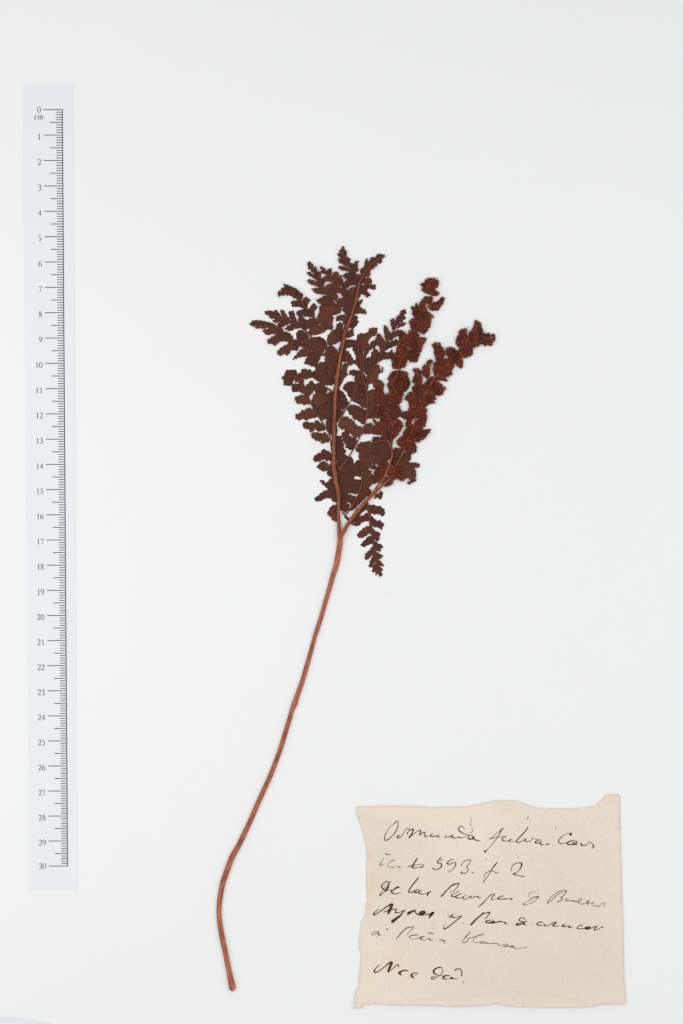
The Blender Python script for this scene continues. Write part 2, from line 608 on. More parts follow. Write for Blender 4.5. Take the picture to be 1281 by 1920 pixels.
def lab_z(x, y):
    z = 0.0004
    z += 0.00022 * noise.noise(Vector((x * 0.011, y * 0.011, 1.7)))
    z += 0.00005 * noise.noise(Vector((x * 0.05, y * 0.05, 5.1)))
    d = line_dist(x, y, crease)
    z += 0.00022 * math.exp(-(d / 1.3) ** 2)
    d = abs(x - (931 + 1.5 * math.sin(y * 0.02)))
    z += 0.00013 * math.exp(-(d / 2.5) ** 2)
    z += 0.0009 * max(0, (y - 1845) / 45) ** 2       # the lower edge stands a little off the card
    return z


cr_ = catmull(crease, 8, False)
ext = [(x, y + k) for x, y in cr_ for k in (-2.4, -1.2, 0, 1.2, 2.4)] + [(931 + 1.5 * math.sin(y * .02) + k, y) for y in range(1506, 1880, 5) for k in (-3, -1, 1, 3)]
V, F, P2 = slab(lab_out, 4.2, lab_z, 0.00014, 0.8, ext)
age, stain = [], []
for x, y in P2:
    d = edge_dist(x, y, lab_out)
    nn = 0.5 + 0.5 * noise.noise(Vector((x * 0.05, y * 0.05, 9)))
    age.append(min(1, 0.5 * math.exp(-(d / (1.5 + 5 * nn)) ** 1.3) + 0.25 * math.exp(-d / 22) * nn * 1.6))
    s = 0.22 * math.exp(-(line_dist(x, y, crease) / 1.2) ** 2)
    for sx, sy, sr, sa in ((693, 1604, 6, .9), (701, 1655, 16, .55), (693, 1672, 10, .7), (690, 1700, 9, .6), (684, 1715, 6, .5), (728, 1808, 15, .4), (768, 1830, 9, .35), (745, 1795, 18, .25), (1162, 1590, 6, .35),
                           (735, 1815, 8, .35), (730, 1692, 8, .3), (960, 1512, 26, .18), (1150, 1500, 12, .3), (1022, 1837, 3, .4), (712, 1640, 20, .2)):
        s = max(s, sa * math.exp(-((x - sx) ** 2 + (y - sy) ** 2) / (sr * sr)) * (0.5 + nn))
    stain.append(min(1, s))
note = empty("handwritten_note", at(918, 1700, 0.0))
note['label'] = "torn cream paper slip with six lines of brown ink handwriting in the lower right corner"
note['category'] = "paper note"
obj("note_paper", V, F, M_label, note, attrs={'age': age + age, 'stain': stain + stain})

WORDS = {
 ('Osmunda', 0): [(710, 1530, ["330,150,14 355,110,20 385,112,16 395,150,14 385,220,16 355,290,20 310,360,18 260,410,16 210,460,18 160,485,22 125,475,20 120,430,16 140,360,14 180,290,12 230,220,9 280,175,8 320,150,16 335,135,22",
   "425,385,14 395,385,14 372,410,24 385,435,24 425,430,20 465,400,14 500,340,12 540,280,12 575,250,14 605,255,16 615,285,12",
   "640,275,12 600,310,12 575,345,22 585,365,14", "615,295,10 680,265,24 695,275,26 680,330,24 645,390,26 610,435,30", "640,410,20 700,360,14 770,310,12 825,290,22 845,300,22 830,350,18 820,380,24",
   "820,380,24 870,345,16 930,325,18 925,370,18 930,405,22 985,412,14", "1100,350,10 1060,365,14 1035,390,22 1055,408,22 1120,408,16 1180,395,20 1205,380,16", "1205,380,12 1190,405,22 1215,430,14 1230,432,8"]),
   (820, 1530, ["190,385,10 150,410,18 175,428,14 240,415,16 285,400,24 320,380,16", "285,400,22 310,430,22 380,438,14 440,415,22", "440,415,12 455,430,22 500,435,12 555,420,10 580,405,8",
   "550,265,8 520,225,14 475,205,18 435,225,18 430,270,24 460,315,22 520,350,16 600,375,16 660,390,16 690,380,16 712,400,14",
   "640,400,14 615,430,24 640,460,26 690,460,22 735,430,26 715,420,20 700,445,20 750,470,24 800,492,18 870,500,10"])],
 ('spots', 0): [(820, 1530, ["680,50,5 675,110,6 672,150,8 655,175,9", "672,160,8 678,195,8", "690,230,6 700,270,6 715,295,11 690,322,13 655,330,8"]), (900, 1530, ["975,0,9 960,30,12 948,68,12"]), (1010, 1530, ["345,210,9 342,265,10", "448,12,16 455,16,14"]),
   (890, 1590, ["838,140,9 842,158,8", "880,182,10 862,200,9", "225,215,9 230,240,8"]), (650, 1500, ["255,344,18 262,350,18"])],
 ('fulva', 0): [(900, 1530, ["475,245,12 430,280,24 400,350,16 340,440,14 280,520,12 210,610,10 140,680,12", "130,685,22 105,710,36 92,725,28", "470,245,10 420,285,12 340,345,8 270,410,8 195,470,18",
   "195,470,16 240,445,14 340,430,10 440,412,8 530,410,10", "530,410,10 470,430,14 445,465,22 475,495,20 540,500,12 600,478,20 635,460,12", "600,480,20 590,505,18 620,520,14 690,510,10 740,495,14",
   "965,225,20 920,290,20 860,360,22 800,420,22 745,480,20 735,520,20 770,530,20 830,510,12 880,480,14 935,450,14", "930,452,12 900,475,22 910,505,22 960,515,16 1020,490,12 1050,455,12 1040,440,12 1100,455,8 1160,475,12 1225,480,14",
   "1225,480,16 1160,490,14 1110,520,26 1130,545,22 1190,530,14 1240,515,16", "1240,515,10 1200,545,24 1240,578,22 1280,572,10"]), (1010, 1530, ["150,572,20 185,565,22 222,555,8"])],
 ('Cav', 0): [(1010, 1530, ["655,345,24 640,375,44 632,385,30", "650,352,24 620,345,14 570,350,10 500,390,12 430,450,16 402,500,20 420,540,18 480,552,14 550,535,12 620,505,12 690,488,16 730,485,12",
   "690,490,14 610,520,16 570,545,24 600,572,24 680,570,18 740,550,14 775,520,18 740,515,16 690,545,26 710,570,26 780,572,14", "870,540,14 845,565,24 880,590,22 950,588,14 990,550,12 1000,520,12 1040,530,10 1090,575,20 1100,610,24 1075,645,22"])],
 ('ic', 1): [(700, 1590, ["215,195,8 180,250,10 145,310,18 140,348,18 175,340,12 210,320,8", "245,118,24 285,125,24 320,128,8 360,140,8", "430,262,8 415,240,14 370,260,12 310,300,10 290,345,8 330,385,10 390,388,14 440,378,10", "490,378,20 520,378,22 560,372,10"])],
 ('to', 1): [(700, 1590, ["880,210,22 840,270,24 795,340,26 775,375,28 800,398,22 850,395,16 895,385,10", "690,368,14 740,362,18 800,350,20 870,335,10 960,325,8 1010,340,12 995,370,18 960,382,26 925,390,14"])],
 ('593', 1): [(800, 1590, ["290,180,14 250,230,20 215,295,24 270,305,18 300,330,26 290,375,24 240,420,18 180,432,16 140,425,18 125,410,16 145,395,10", "278,250,22 300,230,14 325,228,8",
   "545,245,8 520,225,14 470,245,14 420,290,22 415,315,22 470,325,20 520,300,14 570,285,16 585,320,22 560,380,16 510,435,12 430,485,14",
   "695,350,20 715,300,12 770,260,14 830,240,14 880,240,16 875,280,14 830,340,14 800,385,18 830,410,16 825,460,16 780,500,14 730,508,20 685,492,20 715,475,12", "905,495,16 935,490,16"])],
 ('f', 1): [(890, 1590, ["455,285,16 410,340,24 370,390,20 330,460,14 280,540,14 220,620,14 172,690,18", "185,610,6 190,550,10 220,510,14 270,480,12 330,462,12 380,462,12 430,500,18 480,492,10"])],
 ('2', 1): [(890, 1590, ["730,465,14 735,420,12 750,370,12 800,320,14 860,300,14 920,300,20 940,320,28 935,370,26 900,430,16 850,480,12 780,520,26", "765,522,20 800,530,20 870,550,14 1000,575,16", "960,282,8 940,300,14"])],
 ('De', 2): [(700, 1640, ["365,135,12 330,160,12 290,230,12 230,330,12 180,390,16 130,415,22 150,370,14 210,290,10 260,220,8 300,175,8", "330,150,10 280,135,18 220,160,18 170,220,24 175,260,26 215,290,24 250,310,22 320,308,14 370,310,14",
   "310,160,20 312,210,24 290,270,26 255,310,30 240,345,16", "360,335,20 410,300,22 470,260,30 520,245,26", "370,320,24 370,355,28 410,378,22 480,378,14 555,355,8"])],
 ('las', 2): [(700, 1640, ["905,60,24 850,130,24 770,230,24 720,310,22 710,350,22 750,358,18 800,340,18 870,300,16 920,298,12", "870,300,16 820,340,24 850,360,22 920,330,20 970,312,12", "925,330,16 910,350,24 930,378,24 990,390,16 1060,375,10 1110,350,14 1165,335,10",
   "1160,335,10 1120,350,24 1095,385,30 1080,420,26"])],
 ('Pampas', 2): [(810, 1640, ["185,435,30 230,390,26 300,310,20 370,240,24 430,200,28 500,180,22 535,170,22 530,210,18 480,280,14 420,340,12 365,352,16", "230,380,10 270,330,8 320,300,12 350,260,16",
   "545,330,14 480,365,12 410,400,16 390,425,24 430,440,20 490,430,14 540,395,18 600,380,14", "530,400,18 475,440,26 500,465,22 570,465,14 630,440,14 700,405,10", "640,430,18 620,455,20 630,485,22 680,490,14 740,450,14 800,425,14",
   "800,425,12 765,450,20 790,470,16 860,440,10 880,425,10 840,440,8", "890,440,12 920,435,22 930,465,22 985,460,10",
   "940,645,18 1000,590,20 1060,530,20 1120,460,14 1190,400,20 1240,395,14 1260,385,18"]), (900, 1640, ["300,385,18 290,405,16 250,450,16 230,490,18 250,505,14 320,485,8",
   "465,425,22 410,440,18 350,480,24 390,490,20 450,490,18 500,485,24 560,485,12 620,478,12 650,475,14", "655,478,12 635,485,20 630,508,22"])],
 ('de', 2): [(900, 1640, ["1185,460,20 1150,445,28 1080,455,18 1020,490,18 990,520,14 930,550,10 865,590,18 890,602,16 960,595,10 1060,545,14 1130,500,10 1160,465,12", "1120,348,6 1050,350,6 990,380,6 980,420,6 1000,460,6", "1160,308,11 1165,320,11", "1170,372,11 1175,380,11"])],
 ('Buenos', 2): [(1020, 1640, ["75,575,24 90,530,16 150,450,14 230,380,14 310,335,16 380,322,14 445,325,24 440,360,20 390,420,14 330,455,12 375,460,16 360,500,16 320,530,16 270,545,22", "80,570,12 150,520,12 220,450,14 290,390,14 380,350,12",
   "490,470,10 430,500,16 450,520,20 520,522,16 570,520,24 600,530,20 670,545,16 740,520,12 760,490,12 720,485,14 680,520,16 700,570,12 760,592,14 820,570,12 870,540,18 905,520,20 870,570,20 860,595,18",
   "870,590,12 940,570,10 1015,550,12 970,575,12 960,600,8 1000,625,12 1060,625,18 1100,635,12 1140,590,8 1170,568,10 1220,575,12 1200,620,10 1195,650,8"])],
 ('Ayres', 3): [(690, 1680, ["220,265,12 170,300,16 110,360,26 130,378,24 200,340,20 300,270,20 400,200,28 480,165,40 480,185,44 460,230,50 440,280,46 415,330,40 405,358,30", "320,325,18 370,300,20 450,280,24 530,262,20 580,268,18 560,300,20 545,330,28 600,335,18 680,310,18 745,280,16",
   "745,282,14 690,340,24 640,400,34 570,450,44 500,505,54 478,520,46", "795,362,40 830,335,46 890,310,34 945,285,30", "945,290,24 955,330,22 990,360,26 1060,370,44 1120,340,40 1150,325,34 1090,310,36 1040,345,44", "1080,385,20 1150,378,18 1230,360,20"]),
   (790, 1690, ["130,265,16 175,258,24 210,245,44 250,220,36", "240,230,40 200,270,44 170,310,34 155,332,24"])],
 ('y', 3): [(790, 1690, ["535,245,12 540,290,8", "555,325,16 600,290,26 655,255,14", "600,290,30 630,320,24 690,325,14 750,305,14 815,290,14", "815,290,14 770,330,22 680,400,20 600,465,20 530,520,20 480,548,22 455,545,24 450,500,8 480,460,8"])],
 ('Pan', 3): [(790, 1690, ["990,475,30 1050,410,32 1120,340,28 1190,280,26 1240,240,34"]), (900, 1690, ["60,245,34 80,235,24 130,235,18 195,215,24 180,260,20 135,320,16 95,350,12",
   "245,375,16 180,380,20 115,405,26 150,430,24 220,425,34 290,400,34", "220,430,30 300,430,20 390,400,24", "385,405,20 420,405,24 480,420,14 510,410,20", "505,415,20 510,440,28 550,455,16"])],
 ('&', 3): [(900, 1690, ["930,475,14 870,450,34 880,420,30 940,400,18", "905,370,16 880,340,16 830,330,18 785,360,22 800,395,22 860,410,24 850,450,20 810,440,18 740,450,26 730,470,28 790,475,20 840,440,18"])],
 ('azucar', 3): [(900, 1690, ["1270,430,10 1230,412,20 1170,425,20 1145,455,26 1180,482,20 1240,480,14 1290,465,12"]),
   (1020, 1690, ["40,455,12 5,475,20 30,495,20 90,485,14 150,450,14 190,428,20 245,425,26 220,450,22 175,485,26 220,495,18 300,492,12", "430,455,12 370,485,30 400,505,24 470,500,14 530,490,18", "525,495,18 500,515,26 540,525,16 575,525,8",
   "775,490,18 740,480,18 690,500,16 665,530,24 690,550,22 750,552,14 800,540,20 860,515,16 935,515,20 880,535,24 830,550,28 900,555,20 960,530,14 1010,505,16 1075,500,14", "1060,505,14 1015,540,20 1010,570,20 1060,570,16 1110,545,14 1150,520,14 1175,515,22 1185,530,26"])],
 ('a', 4): [(690, 1720, ["75,355,10 110,310,14 170,285,16 215,290,14 180,325,12 110,350,8 75,355,8", "215,290,14 210,340,26 225,358,22 270,350,12", "368,228,22 385,235,26 400,250,12", "170,405,14 190,390,12"])],
 ('Pena', 4): [(690, 1720, ["568,435,16 620,370,20 690,290,22 760,225,20 800,205,26 850,200,14 912,188,16 890,230,12 820,300,10 790,350,14", "1005,348,18 930,355,20 860,370,20 835,400,14 850,430,10 920,438,10 990,425,10 1050,400,16 1125,380,20",
   "1090,395,24 1050,425,26 1080,450,16 1140,455,10 1200,430,12 1230,420,22"]), (730, 1730, ["780,200,18 830,212,22 900,225,10", "800,315,20 815,345,22 870,355,12", "1000,350,14 1050,345,18 1085,360,24 1135,362,12", "1075,380,10 1130,415,10"])],
 ('blanca', 4): [(790, 1690, ["990,605,14 930,670,20 880,730,20 840,770,10 810,800,8 840,825,14 890,822,14 930,790,14 950,745,14 1010,725,12 1080,715,16 1160,680,20 1245,655,20"]),
   (860, 1730, ["330,290,12 300,340,8 300,385,8 360,398,8 430,395,14 520,365,12", "450,385,16 445,405,18 500,408,14 570,395,16", "545,400,16 580,420,14 660,415,12 700,405,18 720,420,18 790,425,14 805,450,14 870,452,10 930,430,12 990,435,12 970,465,12 900,468,12 930,485,12 1000,475,10 1060,465,16 1110,475,16 1080,490,20 1030,485,18",
   "1100,480,14 1130,515,14 1200,515,8 1280,503,10 1370,490,12"])],
 ('Nee', 5): [(690, 1790, ["235,208,14 190,240,18 145,290,24 125,330,30 150,358,24 220,330,20 320,255,20 410,180,28 465,155,40 475,175,44 460,210,44 430,270,38 405,330,30 395,355,26", "395,355,20 440,320,18 520,260,16 590,205,24 610,215,22 615,250,14",
   "800,325,22 740,312,26 680,330,30 640,355,42 625,370,36 655,395,30 680,415,14", "930,420,12 980,395,12 1000,375,14 960,362,16 900,375,22 870,405,36 880,435,38 910,460,24 935,475,14"])],
 ('da', 5): [(790, 1790, ["415,270,16 370,255,22 300,275,26 250,320,34 255,365,32 310,400,20 370,420,14 410,380,14 430,320,14 420,290,12", "420,415,8 370,420,12 310,450,14 260,480,18 215,482,26 205,460,20 250,432,16 290,435,10",
   "570,425,22 510,420,24 450,435,34 440,465,34 480,490,22 530,485,14", "560,480,14 600,462,30 620,475,34", "600,480,26 680,480,12 735,468,8", "670,315,22 710,290,20 760,285,20 800,310,18 812,370,18 810,415,20 790,440,8", "835,553,18 862,552,16"])],
}
FAINT = {'spots', 'ic', 'de', 'Buenos', 'a', 'Pena', 'blanca'}
WS = 1281 / 120.0
for (word, line), groups in WORDS.items():
    V, F = [], []
    for ox, oy, strokes in groups:
        for s in strokes:
            pts = [(ox + a / WS, oy + b_ / WS, c_ / WS) for a, b_, c_ in fl(s)]
            pts = catmull(pts, 5, closed=False)
            # rounded ends
            for e in (0, -1):
                q = pts[e]
                r_ = pts[1 if e == 0 else -2]
                dx, dy = q[0] - r_[0], q[1] - r_[1]
                l = math.hypot(dx, dy) or 1
                tip = (q[0] + dx / l * q[2] * 0.3, q[1] + dy / l * q[2] * 0.3, q[2] * 0.35)
                if e == 0: pts.insert(0, tip)
                else: pts.append(tip)
            L_, R_ = ribbon(pts, lambda w: max(0.9, w * 1.03 + max(0, w - 2.3) * .35 + R.uniform(-.12, .12)))
            zo = R.uniform(0.00002, 0.00004)
            n0 = len(V)
            for a, b_ in zip(L_, R_):
                for q in (a, b_):
                    V.append(at(q[0], q[1], lab_z(q[0], q[1]) + zo))
            for i in range(len(L_) - 1):
                a = n0 + 2 * i
                f = (a, a + 2, a + 3, a + 1)
                if (V[f[1]] - V[f[0]]).cross(V[f[2]] - V[f[0]]).z < 0: f = tuple(reversed(f))
                F.append(f)
    obj("ink_spots" if word == "spots" else "handwritten_word", V, F, M_inkf if word in FAINT else M_ink, note, smooth=False, kind="stuff" if word == "spots" else None)

# dust and fibres lying on the card
V, F = [], []
DUST = [(285, 47.5, 1.0), (304, 77.5, 1.1), (424, 16, .8), (76, 67, .6), (1180, 175.5, 1.2), (894, 297, .6), (729, 141, .6), (733, 1112, 1.5), (732, 1111.5, 1.0), (851, 1209, 1.2), (868, 1221, .6), (1070, 1384, 1.2), (1068, 1217, .7), (1122, 1164, .6),
        (535, 1537, 1.1), (511, 1562, .8), (556, 1595, .9), (276, 1579, .7), (245, 1574, .5), (219, 1614, .7), (159, 1746, .6), (1092, 1366, .6), (653, 1456, .8), (350, 1160, .5), (31, 96, .5)]
for _ in range(70):
    DUST.append((R.uniform(5, 1276), R.uniform(5, 1900), R.uniform(.2, .42)))
for x, y, s in DUST:
    a0 = R.uniform(0, 6.28)
    n0 = len(V)
    k = 6
    for j in range(k):
        th = a0 + j * 6.2832 / k
        rr = s * R.uniform(.6, 1.1) * 0.75
        V.append(at(x + rr * math.cos(th), y + rr * 0.7 * math.sin(th), 0.00002))
    V.append(at(x, y, 0.00002 + s * 0.0001))
    for j in range(k):
        f = (n0 + j, n0 + (j + 1) % k, n0 + k)
        if (V[f[1]] - V[f[0]]).cross(V[f[2]] - V[f[0]]).z < 0: f = tuple(reversed(f))
        F.append(f)
obj("dust_specks", V, F, M_dust, label="tiny grey dust specks scattered over the white card", cat="dust", kind='stuff', smooth=False)

# ------------------------------------------------------------------ the dried fern
fern = empty("dried_fern", at(436.8, 1850, 0.0))
fern['label'] = "dried reddish brown fern with long curved stalk, leafy fronds and two grainy fertile spikes"
fern['category'] = "dried fern"

stipe = [(624.2 + 14, 1008, 1.5, 5.2), (637.4, 1020, 1.4, 5.2), (634.2, 1040, 1.3, 5.2), (630.6, 1060, 1.25, 4.9), (624.2, 1080, 1.2, 4.6), (619.9, 1096.2, 1.2, 4.4), (610.4, 1128.7, 1.2, 4.1), (600.9, 1161.2, 1.2, 4.1), (592.4, 1188.3, 1.2, 4.0),
         (590.6, 1193, 1.2, 3.8), (584.7, 1215.4, 1.2, 4.0), (575.5, 1247.9, 1.2, 4.2), (567, 1277.7, 1.2, 4.3), (556.2, 1307.5, 1.2, 4.6), (552.0, 1320.5, 1.2, 5.2), (549, 1328, 1.2, 4.5), (546.1, 1337.3, 1.2, 4.3), (539.2, 1360.8, 1.2, 4.3),
         (524.6, 1407.5, 1.2, 4.3), (507.1, 1454.2, 1.2, 4.4), (486.7, 1499.4, 1.2, 4.5), (466.3, 1546, 1.25, 4.6), (447.0, 1586, 1.3, 4.9), (435.3, 1607.2, 1.3, 5.1), (424, 1637.4, 1.3, 5.2), (415.7, 1664.6, 1.35, 4.9),
         (411.4, 1694.9, 1.4, 4.6), (411.2, 1722, 1.4, 4.5), (415.7, 1752.3, 1.4, 5.0), (422.5, 1785.5, 1.4, 4.8), (429.6, 1821.8, 1.4, 5.0), (434, 1843, 1.4, 5.8), (436.3, 1854.5, 1.4, 6.1)]
stipe[0] = (638.3, 1003, 0, 4.0)
stipe.insert(1, (638.2, 1009, 0, 5.0))
stipe = [(a, b_, d * .211 * .6 + .03, d) for a, b_, c_, d in stipe]
V, F, U = tube(catmull(stipe, 5, False), 18, 0.6, True, 0.2)
stp = obj("stipe", V, F, M_stipe, fern, uvs=U)
V, F, U = tube([(432.6, 1852, 1.1, 1.6), (433.2, 1857.2, 1.1, 1.7)], 8, .8)
V2, F2, U2 = tube([(431.5, 1848, 1.0, 1.6), (432.8, 1853, 1.0, 1.4)], 8, .8)
V3, F3, U3 = tube([(433, 1856.6, 1.2, 1.0), (436.5, 1857.3, 1.2, 1.2), (439.8, 1857, 1.2, 0.8)], 8, .8)
V, F, U = join([(V, F, U), (V2, F2, U2), (V3, F3, U3)])
obj("cut_end", V, F, M_cut, stp, uvs=U)

rachis = [(637.8, 1012, 1.7, 4.6), (636.4, 1000, 1.8, 4.3), (635.6, 980.6, 2.0, 3.6), (635.0, 959.5, 2.2, 3.2), (635.1, 935.6, 2.4, 3.4), (633.6, 918.8, 2.5, 3.7), (629.9, 901.9, 2.6, 3.7), (627.6, 886.4, 2.7, 3.9), (625.6, 868, 2.8, 3.5), (625.6, 848.4, 2.9, 3.4), (626.4, 828, 3.0, 3.2),
          (626.9, 800.6, 3.0, 3.2), (627.6, 772.5, 3.0, 3.2), (629, 744.4, 3.0, 3.4), (630.8, 723.3, 3.0, 3.3), (632.8, 702, 3.0, 3.3), (636.2, 681, 3.0, 3.0), (640.2, 660, 3.0, 3.0), (643, 646.9, 3.0, 2.9), (645.4, 630, 3.0, 3.2), (651.2, 611.7, 2.9, 2.6),
          (658.5, 592, 2.8, 2.5), (666, 569.5, 2.6, 2.5), (670.6, 548.4, 2.4, 2.0), (674.6, 528.8, 2.2, 1.6), (679.5, 520, 2.1, 1.3), (684, 512, 1.9, .8)]
rachis = [(a, b_, c_ * .4 + .2, d * .9) for a, b_, c_, d in rachis]
V, F, U = tube(catmull(rachis, 4, False), 12, 0.6, True, 0.12)
rac = obj("rachis", V, F, M_rach, fern, uvs=U)
wg = [(a + R.uniform(-.8, 1.2), b_, .5, 4.6 + R.uniform(-.8, 1.6)) for a, b_, c_, d in catmull([q for q in rachis if q[1] < 925], 4, False)]
V, F, U = tube(wg, 8, 0.08)
obj("leafy_wing", V, F, M_leaf, rac, uvs=U)

# fine pale hairs where the stalk forks
hv = []
for k in range(26):
    side = R.choice((-1, -1, 1))
    y = R.uniform(985, 1018)
    x = 636.5 + side * R.uniform(2.5, 4)
    L_ = R.uniform(3, 8)
    hv.append(tube([(x, y, 1.8, .16), (x + side * L_ * .6, y + R.uniform(-1, 1), 2.2, .14), (x + side * L_, y + R.uniform(-3, 2), 2.3, .08)], 4, 1, True))
for k in range(40):
    y = R.uniform(520, 1000)
    i = min(range(len(rachis)), key=lambda j: abs(rachis[j][1] - y))
    x = rachis[i][0] + R.choice((-1, 1)) * 2.5
    hv.append(tube([(x, y, 3.2, .15), (x + R.uniform(-4, 4), y + R.uniform(-4, 4), 3.5, .08)], 4, 1, True))
V, F, U = join(hv)
obj("stalk_hairs", V, F, M_hair, fern, uvs=U, kind='stuff')


def SGN(poly):
    return 1 if sum(poly[i - 1][0] * poly[i][1] - poly[i][0] * poly[i - 1][1] for i in range(len(poly))) > 0 else -1


def leaflet(poly, z_mm, parent, name="pinnule"):
    o1 = [(x + R.uniform(-.12, .12), y + R.uniform(-.12, .12)) for x, y in poly]
    ext = max(max(p[0] for p in poly) - min(p[0] for p in poly), max(p[1] for p in poly) - min(p[1] for p in poly))
    lob = 0.55 if len(poly) > 11 and ext < 22 else min(1.7, .35 + ext * .055)
    o1 = catmull(o1, 5)
    # finely scalloped margin
    arc, o2, pa = 0.0, [], R.uniform(0, 6)
    for i, (x, y) in enumerate(o1):
        q, r_ = o1[i - 1], o1[(i + 1) % len(o1)]
        arc += math.hypot(x - q[0], y - q[1])
        dx, dy = r_[0] - q[0], r_[1] - q[1]
        l = math.hypot(dx, dy) or 1
        a = 0.34 * abs(math.sin(arc * 0.95 + pa)) - 0.16 + lob * (abs(math.sin(arc * 0.40 + pa)) - .45) + 0.18 * noise.noise(Vector((x * .5, y * .5, pa)))
        o2.append((x + SGN(o1) * dy / l * a, y - SGN(o1) * dx / l * a))
    o1 = o2
    ph = R.uniform(0, 50)
    cx = sum(p[0] for p in o1) / len(o1)
    cy = sum(p[1] for p in o1) / len(o1)
    sx, sy = R.uniform(-.012, .012), R.uniform(-.012, .012)

    def zf(x, y):
        n = noise.noise(Vector((x * 0.11, y * 0.11, ph)))
        n2 = noise.noise(Vector((x * 0.35, y * 0.35, ph)))
        return max(0.12, z_mm + 0.2 * n + 0.06 * n2 + sx * (x - cx) + sy * (y - cy)) * MM
    V, F, P2 = slab(o1, 2.6, zf, 0.00010, 0.5)
    return obj(name, V, F, M_leaf, parent, smooth=True)


